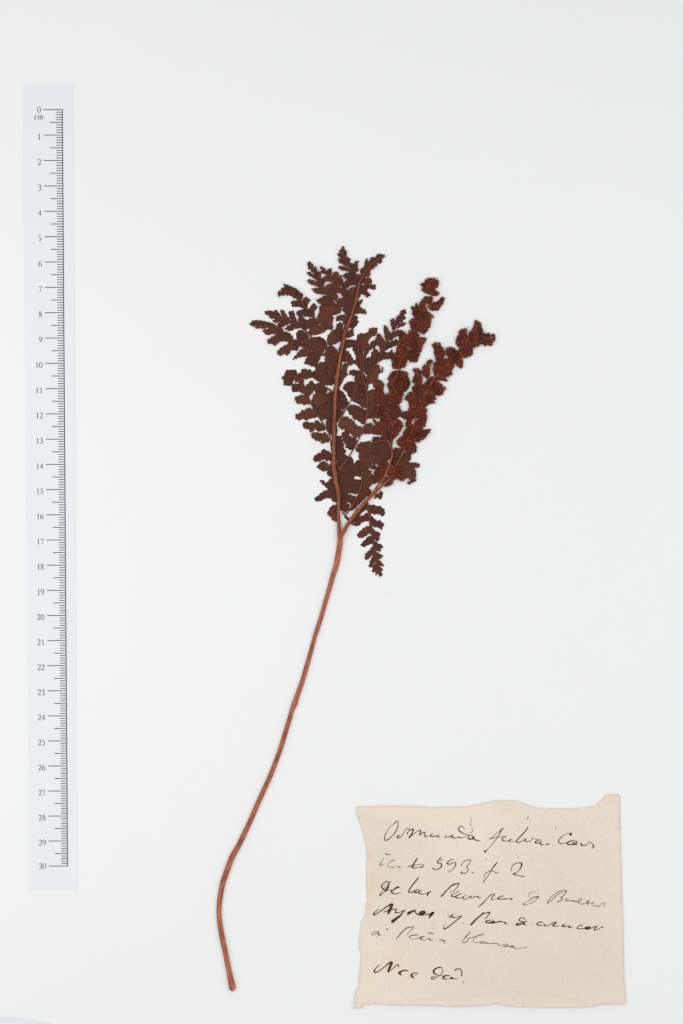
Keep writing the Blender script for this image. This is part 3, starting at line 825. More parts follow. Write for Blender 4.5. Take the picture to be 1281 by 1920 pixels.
PINNAE = [
 # (tile, z_mm, costa, [pinnules], costa radius)
 (1, 1.3, "1255,1600 1120,1555 1000,1515 880,1460 760,1415 640,1370 560,1310 500,1270 430,1210 360,1140 230,1110 100,1120", 1.5, [
  "60,1120 75,1100 105,1075 180,1072 260,1085 350,1110 405,1135 412,1165 400,1210 330,1195 300,1168 225,1187 215,1150 200,1172 160,1182 135,1170 140,1145 100,1155 80,1140",
  "240,1200 320,1185 400,1180 440,1162 490,1170 505,1200 505,1250 440,1262 370,1250 300,1268 265,1250 238,1218",
  "295,1340 330,1310 400,1270 480,1255 560,1265 600,1300 640,1330 620,1365 540,1350 470,1352 430,1380 415,1400 380,1403 355,1375 340,1385 310,1380",
  "500,1250 540,1225 560,1225 600,1250 635,1300 645,1370 600,1390 540,1330",
  "430,1500 440,1475 475,1440 510,1415 560,1390 640,1370 710,1420 690,1475 620,1470 595,1500 580,1525 540,1535 520,1508 500,1532 470,1540 440,1530",
  "635,1590 680,1530 740,1460 820,1440 870,1480 830,1545 750,1558 690,1575 650,1594",
  "640,1380 670,1325 740,1305 830,1330 850,1400 830,1450 750,1425 690,1395",
  "795,1655 800,1610 840,1540 870,1500 950,1490 1010,1515 1000,1570 960,1650 930,1690 860,1672 830,1655",
  "830,1430 840,1340 930,1300 1010,1350 1050,1420 1040,1500 970,1480 880,1460",
  "1080,1545 1150,1560 1230,1600 1240,1700 1150,1720 1080,1670 1060,1600",
  "1080,1440 1150,1410 1230,1480 1220,1600 1120,1565 1070,1520"]),
 (1, 0.9, "265,970 380,1010 520,1060 610,1090 700,1140 780,1190 860,1265 960,1380 1080,1450 1160,1480 1245,1560", 1.1, [
  "262,965 275,945 310,948 335,937 370,960 385,990 355,1008 320,1012 285,998",
  "385,945 400,933 425,945 455,985 480,1020 460,1060 400,1035 370,990",
  "318,1030 360,1005 430,1020 480,1050 440,1068 380,1048 340,1048",
  "468,945 485,930 510,940 540,985 570,1030 590,1075 530,1085 490,1045 480,985",
  "370,1085 385,1062 450,1045 520,1060 500,1078 440,1100 395,1104",
  "583,960 605,950 645,952 660,1010 690,1080 715,1135 660,1135 610,1085 590,1015",
  "428,1152 440,1115 500,1075 580,1070 620,1100 560,1130 520,1150 470,1160",
  "533,1190 545,1165 600,1130 680,1110 745,1150 720,1178 660,1185 630,1205 595,1212",
  "705,1060 720,1018 780,1040 830,1090 855,1150 820,1195 780,1195 730,1135",
  "680,1290 690,1225 740,1200 800,1230 845,1285 830,1325 740,1315 700,1320",
  "900,1320 980,1290 1060,1330 1090,1400 1060,1450 980,1420 940,1380", "870,1300 940,1350 960,1430 900,1470 850,1420 840,1350"]),
 (1, 1.6, "440,720 540,680 640,720 720,790 780,870 850,960 930,1050 1000,1110 1080,1160 1150,1200 1240,1270", 1.3, [
  "430,715 445,685 480,668 485,640 530,630 570,640 620,660 690,700 705,790 640,765 590,735 560,742 540,720 520,738 480,735 450,752",
  "512,588 570,603 640,635 695,660 702,710 620,695 560,650 520,615",
  "700,685 740,705 772,735 755,770 745,830 700,805 680,740",
  "612,825 640,812 700,815 750,850 800,900 795,920 720,890 640,888 618,860",
  "750,840 775,790 805,758 825,772 868,803 840,840 825,900 805,925 760,900",
  "680,960 760,930 830,935 890,980 925,1035 850,1022 780,1018 710,1012",
  "845,930 880,880 900,848 935,860 957,908 925,950 917,1035 890,1025 850,970",
  "815,1080 860,1050 930,1045 1000,1100 950,1130 870,1160 820,1185 795,1120",
  "960,1040 990,960 1040,930 1120,960 1172,1030 1160,1110 1170,1180 1110,1190 1040,1140 980,1100",
  "850,1215 870,1160 930,1120 975,1130 1060,1150 1095,1175 1060,1220 960,1262 880,1265 855,1245",
  "1090,1350 1110,1265 1190,1200 1260,1230 1275,1330 1200,1385 1150,1400 1110,1400"]),
 (2, 1.9, "145,300 195,400 240,500 300,620 370,720 450,810 530,890 600,950 680,1035", 1.3, [
  "118,310 130,292 155,292 190,330 205,380 212,445 180,425 150,390 125,385 132,355",
  "113,438 140,425 190,460 240,500 255,545 200,505 140,472",
  "200,410 225,353 240,378 242,440 228,485 205,455",
  "232,480 250,430 280,417 300,440 295,500 275,560 250,540",
  "118,530 180,530 240,560 280,600 295,645 230,612 160,590 130,562",
  "270,560 300,515 330,508 357,550 335,600 342,672 310,655 280,605",
  "175,655 230,643 300,650 345,680 362,722 290,722 220,705 200,680",
  "345,665 370,612 420,588 455,600 480,640 500,705 525,750 500,812 450,785 390,722",
  "240,805 300,770 350,742 410,770 475,835 440,855 360,850 290,852",
  "280,905 310,860 400,850 480,860 565,920 560,962 480,1000 400,990 340,1020 290,975",
  "505,835 530,790 600,765 680,770 742,800 740,850 660,862 600,900 540,885",
  "498,1050 530,1010 610,1000 655,1040 645,1135 600,1125 590,1082 560,1072 510,1080",
  "590,905 640,860 700,865 715,900 690,980 665,1020 620,975"]),
 (2, 2.4, "300,365 360,440 430,490 500,540 570,590 640,660 700,730 755,800", 1.1, [
  "283,372 305,355 345,380 380,430 388,475 340,450 300,430 308,400",
  "372,450 390,400 420,378 440,392 440,450 430,505 390,495",
  "333,500 380,480 440,500 485,555 420,555 370,545",
  "448,510 465,440 500,425 535,440 530,490 510,555 470,555",
  "515,565 540,490 560,468 585,520 600,580 605,630 560,615",
  "345,670 370,610 450,570 530,560 580,600 540,630 450,640 400,690",
  "445,655 540,640 620,650 655,720 570,712 510,705 460,722",
  "610,600 630,540 700,515 770,540 800,595 700,605 640,640",
  "650,710 690,640 750,628 777,670 760,740 755,800 700,765",
  "560,700 600,640 650,670 700,740 720,800 660,780 600,760"]),
 (2, 2.1, "590,95 595,180 610,260 660,340 720,430 780,510 800,590", 1.1, [
  "570,115 590,83 612,112 612,160 592,190 575,150",
  "538,145 560,130 590,150 602,182 570,175",
  "608,160 625,142 641,165 632,220 605,232 598,190",
  "518,190 535,172 580,190 612,230 600,262 560,238 530,212",
  "608,260 640,227 680,243 690,270 670,305 630,300",
  "531,252 570,255 620,280 655,325 640,352 590,322 545,302",
  "533,355 580,348 640,365 695,420 630,412 560,397",
  "668,340 680,308 740,320 790,370 797,405 760,432 720,425",
  "738,325 760,285 782,280 806,283 785,312 792,362 770,372",
  "588,475 640,440 700,438 745,500 755,545 690,528 640,522 610,502",
  "700,425 770,450 850,478 862,512 820,562 780,545"]),
 (2, 1.8, "1145,205 1060,260 980,330 920,400 880,480 845,540", 1.1, [
  "1018,262 1035,210 1070,185 1110,193 1152,205 1140,237 1112,247 1112,290 1080,317 1050,302 1040,335 1000,305",
  "938,320 960,240 1010,230 1022,262 1002,312 960,352",
  "970,342 1040,310 1047,342 1010,360 1003,385 950,392",
  "878,380 885,290 910,250 930,290 945,330 932,405",
  "898,400 960,370 955,430 947,480 925,502 893,470",
  "818,430 845,368 872,380 890,420 902,475 860,472 840,460"]),
 (2, 1.2, "800,560 860,570 920,600 1000,630", 0.9, [
  "845,525 900,508 965,515 975,560 960,602 920,605 860,582",
  "918,600 980,597 1010,592 1028,615 1025,645 1003,667 980,655 930,642",
  "815,620 900,600 922,640 915,690 950,718 947,747 905,760 870,727 820,718"]),
 (2, 1.2, "760,930 800,900 850,950 880,960", 0.9, [
  "778,855 800,820 845,795 852,820 820,870 822,912 780,932",
  "765,955 820,903 880,930 900,960 892,985 820,977 755,988"]),
 (2, 1.0, "690,1100 720,1080 760,1060", 0.8, [
  "695,1065 735,1010 790,1022 780,1058 800,1085 770,1142 720,1182 685,1155",
  "655,1235 720,1178 732,1240 737,1272 700,1292 640,1302",
  "498,1195 510,1130 550,1103 587,1130 587,1200 592,1265 560,1285 510,1245"]),
 (4, 1.3, "130,335 230,320 300,400 340,500 400,590 460,700 520,800 590,920 650,1020 700,1110 715,1230 730,1350", 1.3, [
  "62,345 95,310 120,250 160,240 250,243 258,290 240,340 212,380 200,443 150,450 85,432 92,385",
  "248,300 310,280 330,235 370,225 405,240 440,235 475,280 475,340 430,345 400,362 340,350 290,342",
  "240,330 300,330 350,360 352,420 370,510 330,515 290,415 235,395",
  "200,435 260,423 300,440 345,490 375,565 290,528 205,528",
  "368,500 378,450 410,430 430,400 465,378 480,410 502,425 500,500 470,542 430,582 400,600 375,562",
  "238,597 290,592 295,578 350,573 395,600 442,660 440,692 350,703 325,682 280,694 245,655",
  "468,625 495,560 560,540 620,560 652,640 620,740 540,792 490,742 465,682",
  "243,872 255,830 300,820 330,775 360,785 400,750 440,750 500,780 542,840 520,872 440,885 380,914 345,885 310,907 265,897",
  "540,785 580,700 650,690 740,720 750,800 720,880 640,892 600,912 570,862",
  "336,970 350,945 385,928 430,940 500,940 505,915 530,913 580,950 635,1018 620,1045 540,1057 510,1020 480,1055 440,1066 425,1030 370,1022",
  "448,1100 490,1073 560,1078 600,1087 625,1070 660,1090 685,1125 692,1192 640,1207 600,1222 580,1212 600,1185 540,1187 480,1152",
  "653,945 668,890 740,900 747,1000 738,1095 690,1085 660,1015"]),
 (4, 1.0, "750,545 690,500 620,450 560,370 480,300", 1.0, [
  "468,305 500,240 560,198 640,230 662,300 620,312 590,302 530,312",
  "478,325 560,308 640,310 702,340 700,430 620,442 590,442 560,402 500,362",
  "500,440 560,418 600,450 662,502 640,562 560,562 510,545",
  "640,245 700,198 760,252 762,330 760,420 700,442 650,382",
  "628,585 700,538 750,560 752,640 710,652 640,642",
  "650,60 720,58 800,112 802,230 740,262 670,202 640,122",
  "505,205 560,148 610,133 652,160 652,230 560,235",
  "600,640 680,620 745,680 750,730 690,740 620,700"]),
 (4, 0.8, "745,1380 700,1390 620,1390 520,1410", 1.0, [
  "483,1412 520,1370 590,1338 640,1350 700,1340 722,1400 716,1450 690,1447 660,1453 620,1430 590,1450 530,1462 490,1452",
  "590,1312 620,1297 650,1310 690,1335 716,1385 640,1380 610,1345",
  "530,1532 570,1480 620,1455 660,1480 690,1507 740,1490 747,1602 690,1582 640,1588 600,1588 570,1562 540,1548",
  "658,1605 740,1588 765,1690 710,1665 680,1645"]),
 (4, 0.8, "790,1850 700,1790 620,1740", 1.0, [
  "572,1722 590,1710 615,1712 640,1748 662,1740 700,1700 752,1688 790,1800 800,1900 700,1905 670,1825 610,1765",
  "545,1925 600,1875 640,1850 700,1840 800,1850 815,1960 760,1990 720,1960 680,1945 600,1960 520,1990 500,1950"]),
 (7, 0.8, "385,830 350,860 300,880", 0.9, [
  "88,662 110,648 150,608 210,570 280,558 350,560 372,640 362,722 300,690 282,655 222,667 195,652 182,692 110,713 95,700",
  "238,882 270,810 312,767 370,780 378,962 320,967 290,922 250,892",
  "290,450 350,420 370,560 380,700 340,712 300,690 280,560"]),
 (3, 0.7, "95,1640 160,1550 230,1420 290,1330 320,1240 360,1150 440,1080", 1.5, [
  "98,1245 130,1220 180,1265 220,1345 242,1400 200,1450 150,1460 110,1400 95,1320",
  "110,1395 160,1410 200,1450 160,1480 140,1475 140,1510 100,1560 85,1480",
  "110,1515 160,1490 165,1540 130,1610 90,1640 80,1560",
  "170,1190 195,1140 240,1110 280,1105 350,1120 420,1140 480,1230 480,1290 400,1250 330,1260 270,1310 250,1280 200,1230"]),
 (4, 1.5, "810,1560 870,1510 940,1420 1030,1270 1100,1130 1160,980 1190,860 1200,700 1195,560 1160,400 1120,250 1110,120 1080,0 1060,-80", 1.6, [
  "858,1105 870,1080 905,1053 950,1080 960,1110 1000,1140 1030,1135 1052,1160 1055,1210 1010,1300 970,1302 910,1265 915,1232 882,1190 870,1145",
  "818,965 850,900 880,868 925,860 960,885 990,900 1020,925 1060,980 1132,1010 1132,1095 1075,1137 1020,1135 1000,1105 965,1080 930,1065 895,1030 860,1030 830,1005",
  "938,760 960,720 1000,703 1045,712 1110,740 1182,780 1185,865 1150,962 1100,930 1060,905 1010,890 1005,850 965,830",
  "878,485 910,430 990,398 1062,418 1102,500 1152,560 1192,660 1192,742 1100,702 1020,662 985,620 940,575 930,530",
  "958,295 975,250 1010,240 1062,245 1130,270 1182,350 1155,422 1060,402 1035,325 1000,310",
  "1140,1015 1195,960 1245,948 1270,965 1285,985 1370,1020 1385,1100 1310,1100 1260,1090 1190,1092 1120,1075",
  "788,1142 820,1117 850,1130 872,1190 885,1235 885,1290 915,1310 900,1365 932,1390 920,1442 870,1492 820,1502 788,1400 783,1250",
  "1195,540 1270,500 1350,520 1365,620 1335,700 1325,790 1280,860 1215,880 1190,780 1200,660",
  "1180,800 1220,820 1275,830 1290,880 1200,890 1170,960"]),
 (3, 1.2, "440,980 435,900 410,800 380,710 370,620 410,540 470,480 560,430", 1.2, [
  "358,510 370,478 440,463 455,520 485,560 520,642 470,692 420,702 400,642 355,602",
  "440,480 500,448 520,400 570,387 620,393 617,450 592,492 540,512 500,562 450,562",
  "208,575 260,553 340,558 380,602 370,642 290,642 220,655",
  "290,665 340,600 402,640 432,722 422,822 442,905 420,975 360,902 310,842 340,800 328,740",
  "440,745 480,682 520,622 560,558 602,602 592,662 542,672 500,722 460,795 440,865",
  "438,905 440,820 480,790 540,788 602,830 602,882 520,962 480,1002 450,985",
  "538,765 560,700 600,668 642,720 652,790 600,852 560,812",
  "320,1090 340,1035 440,1050 490,1130 500,1210 420,1160 350,1130",
  "265,1310 340,1250 440,1258 492,1320 492,1442 410,1442 385,1398 300,1362"]),
 (3, 1.6, "480,1180 500,1010 560,930 640,800 700,680 760,560 830,440 900,320 975,170", 1.3, [
  "918,232 930,180 970,147 1000,153 1004,190 975,230 1007,250 990,272 940,312 900,332 908,270",
  "878,262 890,230 915,240 922,312 880,362 868,332",
  "798,292 812,275 845,273 872,330 876,372 840,432 812,372",
  "878,402 930,330 980,317 1001,325 985,357 920,382",
  "708,402 712,362 745,368 780,430 802,472 790,542 740,562 720,482",
  "798,502 840,450 900,418 950,425 985,445 1002,480 930,482 860,512 800,562",
  "728,622 770,578 840,560 862,545 892,560 870,622 780,662 708,702",
  "638,762 700,708 770,720 800,690 825,692 837,782 780,802 700,812 630,852 598,882",
  "578,560 600,545 620,480 650,468 690,520 742,622 720,692 660,732 655,650 605,602",
  "518,1002 570,928 600,888 640,883 662,942 642,1002 620,1072 560,1112 510,1142 488,1062",
  "648,985 640,970 672,965 685,935 680,905 695,912 702,945 690,985 665,992",
  "558,1102 620,1078 660,1085 700,1120 712,1152 690,1232 620,1212 578,1182"]),
 (2, 1.5, "600,1560 650,1560 700,1600", 0.8, [
  "588,1620 598,1500 650,1478 692,1530 732,1600 742,1640 700,1668 660,1672 640,1622",
  "638,1335 700,1337 770,1345 792,1390 740,1412 690,1402 650,1412 620,1482 598,1462",
  "578,1702 620,1640 652,1680 640,1752 650,1800 590,1852 548,1905",
  "555,1870 580,1830 600,1860 580,1900 550,1950"]),
 (5, 0.9, "60,1460 130,1360 220,1200 262,1080 278,950 265,850 258,770", 1.6, [
  "0,705 60,690 110,680 160,720 165,780 215,735 268,760 282,862 262,952 200,940 140,962 60,940 0,900",
  "0,925 80,900 160,930 180,982 270,1000 262,1082 170,1092 100,1062 -20,1050",
  "-60,1082 20,1050 120,1060 242,1092 240,1162 190,1182 120,1172 40,1192 -40,1182",
  "-50,1205 40,1190 110,1190 190,1222 202,1262 150,1332 90,1292 30,1312 -30,1262",
  "-60,1292 20,1300 90,1310 112,1352 60,1422 30,1420 0,1400 -50,1382",
  "280,882 340,850 400,880 400,912 460,962 472,1032 410,1052 360,1112 290,1122 268,1042 278,962",
  "258,1122 330,1090 390,1130 402,1182 330,1225 290,1265 228,1272",
  "250,1190 282,1262 200,1352 170,1385 110,1402 180,1272",
  "238,655 310,622 380,702 400,782 462,802 440,852 360,842 340,870 280,862 248,762",
  "-60,760 10,720 40,800 20,880 -50,900", "-50,900 10,900 30,1000 10,1080 -60,1060", "-30,1000 0,1100 0,1200 -60,1200 -60,1060"]),
 (5, 1.9, "262,780 330,730 420,700 520,640 620,610 700,640 800,700 900,740", 1.0, [
  "195,585 225,525 265,492 320,490 360,478 410,495 442,560 402,622 310,642 250,632 215,620",
  "418,505 410,460 430,425 480,420 510,435 560,450 620,490 662,552 672,642 640,722 560,742 480,702 420,655 300,702 240,655 260,560 340,522",
  "418,645 520,660 600,722 620,802 540,802 440,782 360,762 282,722 340,672",
  "690,602 720,568 790,578 850,632 920,652 925,722 880,762 800,782 740,762 700,792 660,772 678,682"]),
 (5, 2.6, "700,770 780,720 860,770 940,800 1020,805", 1.0, [
  "778,762 840,710 900,762 1010,768 1048,805 1020,828 940,832 900,862 840,862 790,822",
  "838,862 920,838 980,848 997,920 990,985 995,1010 940,1032 905,1055 878,1032 922,1000 870,962 800,942 788,882"]),
 (5, 0.6, "440,1200 500,1180 540,1190", 0.8, [
  "430,1245 500,1170 525,1145 548,1150 555,1190 545,1220 520,1257 485,1232"]),
 (7, 0.9, "745,690 775,760 795,840 815,980 830,1100 855,1240 870,1400 905,1550 945,1690", 1.8, [
  "788,770 850,760 885,765 905,782 940,770 960,790 990,810 1008,850 995,900 960,903 930,880 870,885 820,862 793,812",
  "600,1000 620,962 680,912 720,905 740,880 780,868 802,900 805,965 740,980 690,1000 670,1030 620,1038 585,1025 578,1010",
  "610,832 660,800 720,758 772,760 782,802 700,862 660,925 620,965 580,1002 555,1010 615,902",
  "813,902 850,930 900,970 950,968 965,995 997,1010 980,1050 965,1087 920,1060 860,1052 823,1002",
  "638,1165 650,1140 685,1105 740,1060 800,1038 832,1060 822,1130 780,1150 760,1170 720,1190 695,1202 660,1190",
  "833,1060 880,1110 940,1130 932,1190 922,1242 890,1235 850,1202 828,1132",
  "688,1300 720,1250 755,1215 790,1178 832,1190 842,1260 800,1290 780,1290 740,1317",
  "858,1240 910,1270 960,1290 982,1320 955,1345 940,1382 900,1365 858,1332",
  "745,1472 748,1430 755,1408 810,1360 852,1308 872,1380 840,1430 800,1460 790,1480 765,1487",
  "868,1370 930,1405 987,1440 960,1460 945,1482 890,1460 863,1422",
  "798,1572 815,1510 860,1428 892,1480 872,1530 850,1560 830,1592 810,1590",
  "888,1470 940,1500 985,1555 985,1580 920,1560 888,1522",
  "840,1642 858,1560 900,1548 907,1600 885,1635 870,1658 850,1655",
  "885,1560 940,1580 985,1630 960,1640 975,1690 950,1712 925,1695 910,1662 902,1695 885,1682 888,1622"]),
 (7, 0.5, "440,860 480,900 530,950", 0.8, ["470,905 520,925 545,955 530,975 500,955 480,940"]),
]
for tile, z, costa, cr, pins in PINNAE:
    cpts = tp(tile, costa)
    n = len(cpts)
    z *= 0.32
    big = cr >= 1.5 and tile != 7 and tile != 1
    # the green wing that runs along the axis and joins the pinnules
    wing = [(p[0], p[1], z + 0.26, (cr * 1.45 + .4) * (1 - 0.72 * (i / (n - 1)) ** 1.5) * (0.55 if big and i < n * .55 else 1)) for i, p in enumerate(cpts)]
    V, F, U = tube(catmull(wing, 4, False), 8, 0.12)
    pn = obj("pinna", V, F, M_leaf, fern, uvs=U)
    path = [(p[0], p[1], z + (0.34 if big else .27), cr * (.8 if big else .3 if tile == 7 else .55) * (1 - 0.75 * i / (n - 1))) for i, p in enumerate(cpts)]
    if not (tile == 5 and z > .6):
      V, F, U = tube(catmull(path[: len(path) - (0 if big or n < 5 else 2)], 4, False), 8, 0.5)
      obj("midrib", V, F, M_rach2 if big else M_costa, pn, uvs=U)
    for k, s in enumerate(pins):
        leaflet(tp(tile, s), z + (k % 3 - 1) * 0.12 + R.uniform(-.04, .04), pn)

# ------------------------------------------------------------------ the two fertile spikes
ICO_V, ICO_F = [], []
t_ = (1 + 5 ** .5) / 2
for q in ((-1, t_, 0), (1, t_, 0), (-1, -t_, 0), (1, -t_, 0), (0, -1, t_), (0, 1, t_), (0, -1, -t_), (0, 1, -t_), (t_, 0, -1), (t_, 0, 1), (-t_, 0, -1), (-t_, 0, 1)):
    ICO_V.append(Vector(q).normalized())
ICO_F = [(0, 11, 5), (0, 5, 1), (0, 1, 7), (0, 7, 10), (0, 10, 11), (1, 5, 9), (5, 11, 4), (11, 10, 2), (10, 7, 6), (7, 1, 8), (3, 9, 4), (3, 4, 2), (3, 2, 6), (3, 6, 8), (3, 8, 9), (4, 9, 5), (2, 4, 11), (6, 2, 10), (8, 6, 7), (9, 8, 1)]


def cluster(poly, z_mm, parent):
    poly = catmull(poly, 3)
    cx = sum(p[0] for p in poly) / len(poly)
    cy = sum(p[1] for p in poly) / len(poly)
    pp = []
    for x, y in poly:
        a = R.uniform(-1.7, 1.1)
        l = math.hypot(x - cx, y - cy) or 1
        pp.append((x + (x - cx) / l * a, y + (y - cy) / l * a))
    poly = pp
    # the flattened leafy base the sporangia sit on
    core = [(x - (x - cx) / (math.hypot(x - cx, y - cy) + .01) * 2.0, y - (y - cy) / (math.hypot(x - cx, y - cy) + .01) * 2.0) for x, y in poly[::2]]
    V, F, _p = slab(core, 5, lambda x, y: (z_mm + .12) * MM, 0.0001)
    V, F = list(V), list(F)
    xs = [p[0] for p in poly]
    ys = [p[1] for p in poly]
    area = abs(sum(poly[i - 1][0] * poly[i][1] - poly[i][0] * poly[i - 1][1] for i in range(len(poly)))) / 2
    want = int(area / 1.25) + 12
    got = 0
    tries = 0
    while got < want and tries < want * 12:
        tries += 1
        x, y = R.uniform(min(xs), max(xs)), R.uniform(min(ys), max(ys))
        if not inside(x, y, poly): continue
        d = edge_dist(x, y, poly)
        if d < 0.25: continue
        got += 1
        h = 0.95 * (1 - math.exp(-d / 3.2))
        # lumps of sporangia
        lump = noise.noise(Vector((x * .22, y * .22, z_mm)))
        z = z_mm + R.uniform(0.15, 1) * h + 0.55 * lump
        r = R.uniform(0.62, 1.12) * PX * (1.15 if d > 1.2 else .95)
        el = R.uniform(0.9, 1.75)
        o = at(x, y, z * MM)
        rot = (Vector((R.gauss(0, 1), R.gauss(0, 1), R.gauss(0, .6)))).to_track_quat('Z', 'Y')
        n0 = len(V)
        for q in ICO_V:
            w = rot @ Vector((q.x * r, q.y * r * 0.85, q.z * r * el))
            V.append(o + w * R.uniform(.85, 1.12))
        F += [tuple(k + n0 for k in f) for f in ICO_F]
    # outline spikes: sporangia standing proud of the edge
    per = sum(math.hypot(poly[i][0] - poly[i - 1][0], poly[i][1] - poly[i - 1][1]) for i in range(len(poly)))
    for k in range(int(per / 1.5)):
        i = R.randrange(len(poly))
        t = R.random()
        x = poly[i - 1][0] * t + poly[i][0] * (1 - t)
        y = poly[i - 1][1] * t + poly[i][1] * (1 - t)
        dx, dy = x - cx, y - cy
        l = math.hypot(dx, dy) or 1
        dirv = Vector((dx / l + R.uniform(-.5, .5), -dy / l + R.uniform(-.5, .5), R.uniform(-.2, .4))).normalized()
        o = at(x, y, (z_mm + R.uniform(0.1, .7)) * MM)
        rot = dirv.to_track_quat('Z', 'Y')
        r = R.uniform(0.45, 0.75) * PX
        el = R.uniform(1.3, 2.3)
        n0 = len(V)
        for q in ICO_V:
            V.append(o + rot @ Vector((q.x * r, q.y * r, q.z * r * el)))
        F += [tuple(k2 + n0 for k2 in f) for f in ICO_F]
    return obj("sporangium_cluster", V, F, M_spor, parent, smooth=False)


